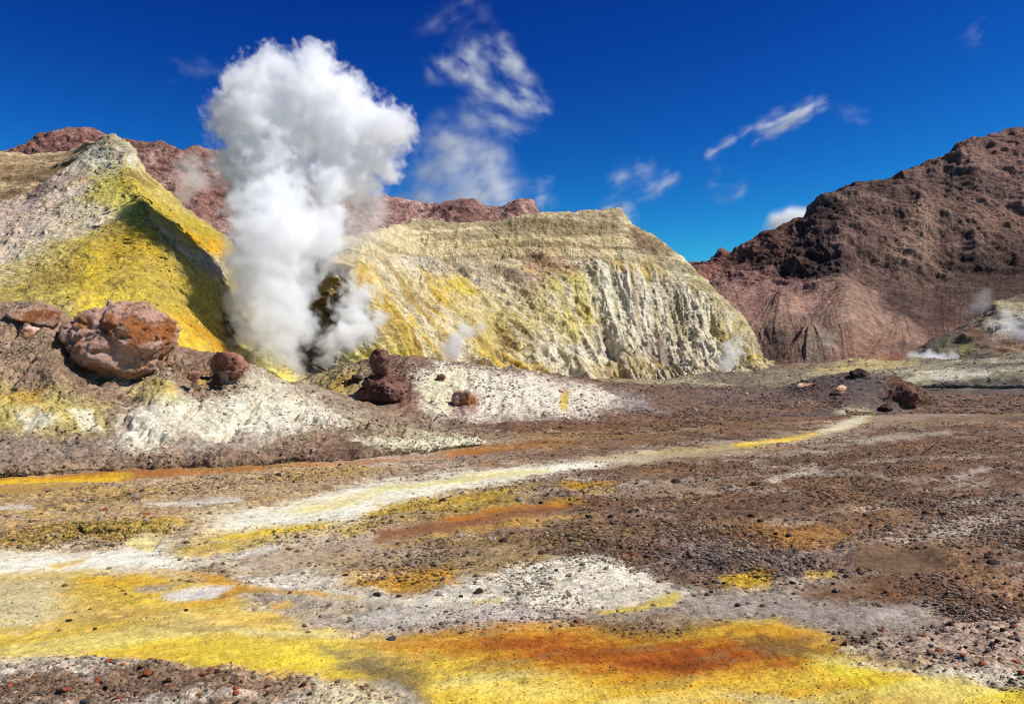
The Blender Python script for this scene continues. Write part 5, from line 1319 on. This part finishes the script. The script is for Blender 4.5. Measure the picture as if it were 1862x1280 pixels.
def vapour(name, label, cat, blobs, mat, rho, voxel, bill, fine, thr=0.0, gain=3.0, stretch=(1, 1, 1), rot=0.0,
           warp=0.0, group=None, thick=1.0, dz=None, wisp=False, grow=1.0):
    """A body of vapour: blobs of (px, py, Y, radius in px[, weight]) eaten into by billows, held in a voxel grid."""
    B = []
    for b in blobs:
        c = P(*b[:3])
        B.append((Vector(c), b[3] / F * b[2] * grow, b[4] if len(b) > 4 else 1.0))
    pad = 1.15
    lo = [min(c[i] - r * pad * (thick if i == 1 else 1) for c, r, _ in B) for i in range(3)]
    hi = [max(c[i] + r * pad * (thick if i == 1 else 1) for c, r, _ in B) for i in range(3)]
    ng = bpy.data.node_groups.new(name, 'GeometryNodeTree')
    ng.interface.new_socket("Geometry", in_out='INPUT', socket_type='NodeSocketGeometry')
    ng.interface.new_socket("Geometry", in_out='OUTPUT', socket_type='NodeSocketGeometry')
    N, L = ng.nodes, ng.links
    def put(s, x):
        if isinstance(x, (int, float)):
            s.default_value = x
        elif isinstance(x, (tuple, list, Vector)):
            s.default_value = tuple(x)
        else:
            L.new(x, s)
    def M(op, a, b=0.0, c=0.0, clamp=False):
        n = N.new("ShaderNodeMath"); n.operation = op; n.use_clamp = clamp
        for s, x in zip(n.inputs, (a, b, c)):
            put(s, x)
        return n.outputs[0]
    def VM(op, a, b=(0, 0, 0), sc_=None):
        n = N.new("ShaderNodeVectorMath"); n.operation = op
        put(n.inputs[0], a); put(n.inputs[1], b)
        if sc_ is not None:
            put(n.inputs["Scale"], sc_)
        return n.outputs["Value"] if op == 'DISTANCE' else n.outputs["Vector"]
    pos = N.new("GeometryNodeInputPosition").outputs[0]
    def noise(vec, scale, det, rgh, out="Fac"):
        n = N.new("ShaderNodeTexNoise")
        put(n.inputs["Vector"], vec); put(n.inputs["Scale"], scale)
        put(n.inputs["Detail"], det); put(n.inputs["Roughness"], rgh)
        return n.outputs[0] if out == "Fac" else n.outputs[1]
    q = pos
    if warp:
        wv = noise(pos, bill[0] * 0.7, 3.0, 0.6, "Color")
        wv = VM('SUBTRACT', wv, (0.5, 0.5, 0.5))
        q = VM('ADD', pos, VM('SCALE', wv, sc_=warp))
    qt = VM('MULTIPLY', q, (1, 1 / thick, 1)) if thick != 1 else q
    D = None
    for c, r, wgt in B:
        cc = (c[0], c[1] / thick, c[2])
        d = M('MULTIPLY_ADD', VM('DISTANCE', qt, cc), -wgt / r, wgt)
        D = d if D is None else M('SMOOTH_MAX', D, d, 0.12)
    qs = q
    if rot:
        vr = N.new("ShaderNodeVectorRotate"); vr.rotation_type = 'AXIS_ANGLE'
        put(vr.inputs["Vector"], q); put(vr.inputs["Center"], tuple(B[0][0])); put(vr.inputs["Axis"], (0, 1, 0)); put(vr.inputs["Angle"], rot)
        qs = vr.outputs[0]
    if stretch != (1, 1, 1):
        qs = VM('MULTIPLY', qs, stretch)
    vo = N.new("ShaderNodeTexVoronoi")
    vo.feature = 'F1'
    put(vo.inputs["Vector"], qs); put(vo.inputs["Scale"], bill[0])
    put(vo.inputs["Detail"], 3.0); put(vo.inputs["Roughness"], 0.5)
    v = M('MULTIPLY_ADD', vo.outputs["Distance"], -bill[1], bill[1] * 0.55)
    f = M('MULTIPLY_ADD', noise(qs, fine[0], 6.0, 0.62), fine[1], -fine[1] * 0.5)
    if wisp:
        t = M('MULTIPLY', M('ADD', f, -thr), gain, clamp=True)
        t = M('MULTIPLY', t, M('MULTIPLY', M('ADD', D, 0.05), 1.8, clamp=True))
        t = M('MULTIPLY', t, t)
    else:
        t = M('ADD', M('ADD', D, v), f)
        t = M('SUBTRACT', t, thr)
        t = M('MULTIPLY', t, gain, clamp=True)
    # never any vapour beyond the blobs' own reach
    t = M('MULTIPLY', t, M('MULTIPLY', M('ADD', D, 0.14), 8.0, clamp=True))
    if dz:
        z0, z1, r0, r1 = dz
        mr = N.new("ShaderNodeMapRange")
        sx = N.new("ShaderNodeSeparateXYZ"); L.new(pos, sx.inputs[0])
        put(mr.inputs[0], sx.outputs[2])
        for i, x in zip((1, 2, 3, 4), (z0, z1, r0, r1)):
            mr.inputs[i].default_value = x
        t = M('MULTIPLY', t, mr.outputs[0])
    t = M('MULTIPLY', t, rho)
    vc = N.new("GeometryNodeVolumeCube")
    L.new(t, vc.inputs["Density"])
    vc.inputs["Background"].default_value = 0.0
    vc.inputs["Min"].default_value = lo
    vc.inputs["Max"].default_value = hi
    for i, a in enumerate("XYZ"):
        vc.inputs["Resolution " + a].default_value = max(8, int((hi[i] - lo[i]) / voxel / (1.6 if i == 1 else 1)))
    sm = N.new("GeometryNodeSetMaterial")
    sm.inputs["Material"].default_value = mat
    go = N.new("NodeGroupOutput")
    L.new(vc.outputs[0], sm.inputs[0]); L.new(sm.outputs[0], go.inputs[0])
    vd = bpy.data.volumes.new(name)
    vd.materials.append(mat)
    o = bpy.data.objects.new(name, vd)
    COL.objects.link(o)
    md = o.modifiers.new("vapour", 'NODES')
    md.node_group = ng
    return tag(o, label, cat, group)

PL0 = [(540, 676, 97, 20), (528, 655, 98, 30), (508, 628, 99, 50), (470, 615, 100, 45), (492, 590, 100, 66), (545, 590, 101, 40),
      (505, 545, 102, 72), (455, 545, 103, 55), (490, 495, 103, 80), (545, 490, 104, 45), (445, 490, 103, 46), (500, 440, 104, 90), (570, 440, 105, 60), (500, 390, 105, 88),
      (590, 400, 106, 50), (500, 335, 104, 92), (490, 280, 104, 98), (430, 300, 106, 46), (480, 225, 103, 92), (475, 165, 103, 66), (495, 120, 104, 42), (430, 150, 104, 36), (410, 205, 104, 42),
      (396, 232, 104, 26), (560, 165, 103, 75), (570, 120, 104, 45), (615, 190, 104, 66), (650, 235, 103, 70), (630, 290, 104, 70), (700, 235, 103, 56),
      (735, 240, 103, 34), (700, 295, 104, 42), (650, 330, 105, 46), (600, 340, 106, 46), (560, 230, 106, 70)]
PL = [(x, y, Y + (8 if y < 340 else 1 if y < 420 else -4), r) for x, y, Y, r in PL0]
vapour("steam_plume", "great white steam plume billowing up from the vent beside the yellow hill", "steam", PL, STEAM,
       0.85, 0.10, (0.38, 0.36), (0.65, 1.55), thr=0.10, gain=3.0, warp=3.0, dz=(0, 22, 0.38, 1.0), grow=1.22)

S = "steam"
vapour("steam_wisp", "ragged bright steam jet on the cliff foot right of the great plume", S,
       [(590, 655, 104, 18), (605, 630, 104, 26), (630, 610, 105, 32), (660, 598, 106, 26), (692, 582, 107, 16), (640, 570, 107, 36, 0.8), (660, 540, 110, 34, 0.6), (640, 510, 112, 30, 0.5)],
       STEAM, 1.0, 0.12, (0.5, 0.5), (1.0, 1.2), thr=0.12, gain=2.5, warp=2.0, grow=1.6)
vapour("steam_wisp", "thin grey steam veil drifting off the great plume's right side", S,
       [(640, 420, 110, 60), (680, 380, 110, 46), (660, 350, 110, 40), (620, 460, 110, 46)],
       STEAM, 0.14, 0.25, (0.3, 0.5), (0.7, 1.1), thr=0.08, gain=2.0, warp=2.0, grow=1.5)
vapour("steam_wisp", "faint steam puff hanging before the red mountain left of the plume", S,
       [(350, 330, 150, 30), (345, 300, 150, 24), (335, 355, 150, 22), (395, 300, 150, 30, 0.7)],
       STEAM, 0.24, 0.3, (0.25, 0.5), (0.6, 1.1), thr=0.08, gain=2.0, warp=2.0, grow=1.5)
vapour("steam_wisp", "small white steam puff leaning right at the cliff foot behind the long mound", S,
       [(822, 640, 106, 22), (828, 618, 106, 18), (850, 602, 107, 20, 0.8), (875, 592, 107, 16, 0.6)],
       STEAM, 1.1, 0.14, (0.6, 0.5), (1.4, 1.1), thr=0.08, gain=2.0, warp=1.2, grow=1.5)
vapour("steam_wisp", "small white steam puff at the right end of the sulphur cliff", S,
       [(1318, 660, 120, 20), (1330, 640, 120, 20), (1345, 620, 120, 18, 0.7)],
       STEAM, 0.8, 0.16, (0.5, 0.5), (1.3, 1.1), thr=0.08, gain=2.0, warp=1.4, grow=1.5)
vapour("steam_wisp", "low white steam bank lying in front of the pale spur", S,
       [(1665, 655, 145, 14), (1690, 656, 145, 18), (1715, 658, 145, 16), (1730, 650, 145, 14, 0.7)],
       STEAM, 1.2, 0.16, (0.5, 0.5), (1.3, 1.1), thr=0.08, gain=2.0, warp=1.2, grow=1.5)
vapour("steam_wisp", "thin steam puff rising above the pale spur before the dark mountain", S,
       [(1788, 548, 190, 20), (1795, 535, 190, 14), (1770, 565, 190, 20, 0.6)],
       STEAM, 0.10, 0.3, (0.3, 0.5), (0.8, 1.1), thr=0.08, gain=2.0, warp=2.0, grow=1.5)
vapour("steam_wisp", "thin white steam thread rising from the pale spur's white rock", S,
       [(1832, 590, 160, 16), (1830, 570, 160, 12), (1850, 605, 160, 16, 0.8)],
       STEAM, 0.4, 0.2, (0.4, 0.5), (1.0, 1.1), thr=0.08, gain=2.0, warp=1.5, grow=1.5)

C = "cloud"
CY0 = 2600
def cl(label, blobs, rho, stretch, rot, thr=0.0, gain=4.0, bill=0.008, fine=0.014, vox=3.0, warp=70):
    vapour("cloud", label, C, [(b[0], b[1], CY0, b[2]) + tuple(b[3:]) for b in blobs], CLOUD, rho * 6.0, vox,
           (bill, 0.0), (fine, 1.0), thr=thr - 0.02, gain=gain, stretch=stretch, rot=rot, warp=warp, thick=1.0, wisp=True, grow=1.9)
cl("curled wispy cloud high above the middle of the cliff", [(800, 122, 22), (840, 118, 28), (880, 115, 34), (905, 100, 24), (920, 125, 22), (890, 140, 26), (920, 152, 28), (950, 168, 26), (975, 185, 22), (990, 196, 14)], 0.0085, (0.6, 1, 1.1), -0.5)
cl("wispy cloud scrap at the top edge above the curled cloud", [(870, 8, 28), (830, 40, 26), (820, 62, 20), (800, 55, 22), (770, 55, 18, 0.7), (890, 50, 18, 0.6)], 0.0016, (0.5, 1, 1.2), 0.6)
cl("broad soft cloud standing on the red ridge right of the plume", [(830, 300, 56), (870, 310, 46), (850, 340, 58), (800, 350, 50), (760, 366, 34), (860, 270, 36), (850, 235, 30), (810, 228, 22, 0.8), (910, 240, 18, 0.7), (900, 350, 30, 0.8)], 0.0052, (0.7, 1, 1.1), 0.15, thr=-0.10, gain=2.4)
cl("thin veil of cloud low over the ridge beside the broad soft cloud", [(940, 355, 34), (985, 355, 28), (930, 330, 24, 0.7)], 0.0035, (0.6, 1, 1.2), 0.2)
cl("faint feathery cloud below the curled cloud", [(880, 190, 34), (930, 200, 36), (960, 210, 24), (905, 215, 24)], 0.0035, (0.5, 1, 1.5), -0.3)
cl("long slanting bright cloud streak above the far right mountain", [(1305, 280, 12), (1335, 266, 15), (1368, 250, 15), (1400, 234, 16), (1432, 216, 20), (1465, 203, 19), (1500, 192, 13), (1525, 186, 8)], 0.013, (0.45, 1, 1.4), 0.45)
cl("faint end of the slanting cloud streak at its right tip", [(1545, 205, 16), (1570, 210, 14), (1520, 200, 14)], 0.0012, (0.5, 1, 1.5), 0.2)
cl("small thin cloud dash low in the sky left of the streak", [(1165, 345, 18), (1185, 332, 20), (1210, 322, 16), (1225, 315, 10)], 0.0035, (0.5, 1, 1.4), 0.5)
cl("tiny cloud tuft above the small thin dash", [(1170, 305, 16), (1180, 290, 12), (1125, 322, 18, 0.7)], 0.003, (0.7, 1, 1.2), 0.5)
cl("little cloud flake under the slanting streak", [(1300, 322, 16), (1335, 335, 18), (1318, 355, 14, 0.8)], 0.0035, (0.5, 1, 1.3), 0.4)
cl("soft cloud scrap peeping behind the cliff's right top corner", [(1130, 385, 24), (1140, 372, 18), (1115, 375, 16)], 0.006, (0.7, 1, 1.2), 0.2)
cl("small bright white cloud rising behind the dark mountain's slope", [(1420, 412, 20), (1440, 405, 20), (1432, 395, 14), (1460, 398, 14)], 0.014, (0.8, 1, 1.1), 0.2, thr=-0.14)
cl("faint cloud smudge at the upper right", [(1770, 64, 20), (1785, 58, 12)], 0.0018, (0.5, 1, 1.4), 0.4)
cl("faint haze of cloud left of the plume", [(350, 135, 28), (385, 150, 24), (330, 125, 18)], 0.0006, (0.5, 1, 1.4), -0.3)
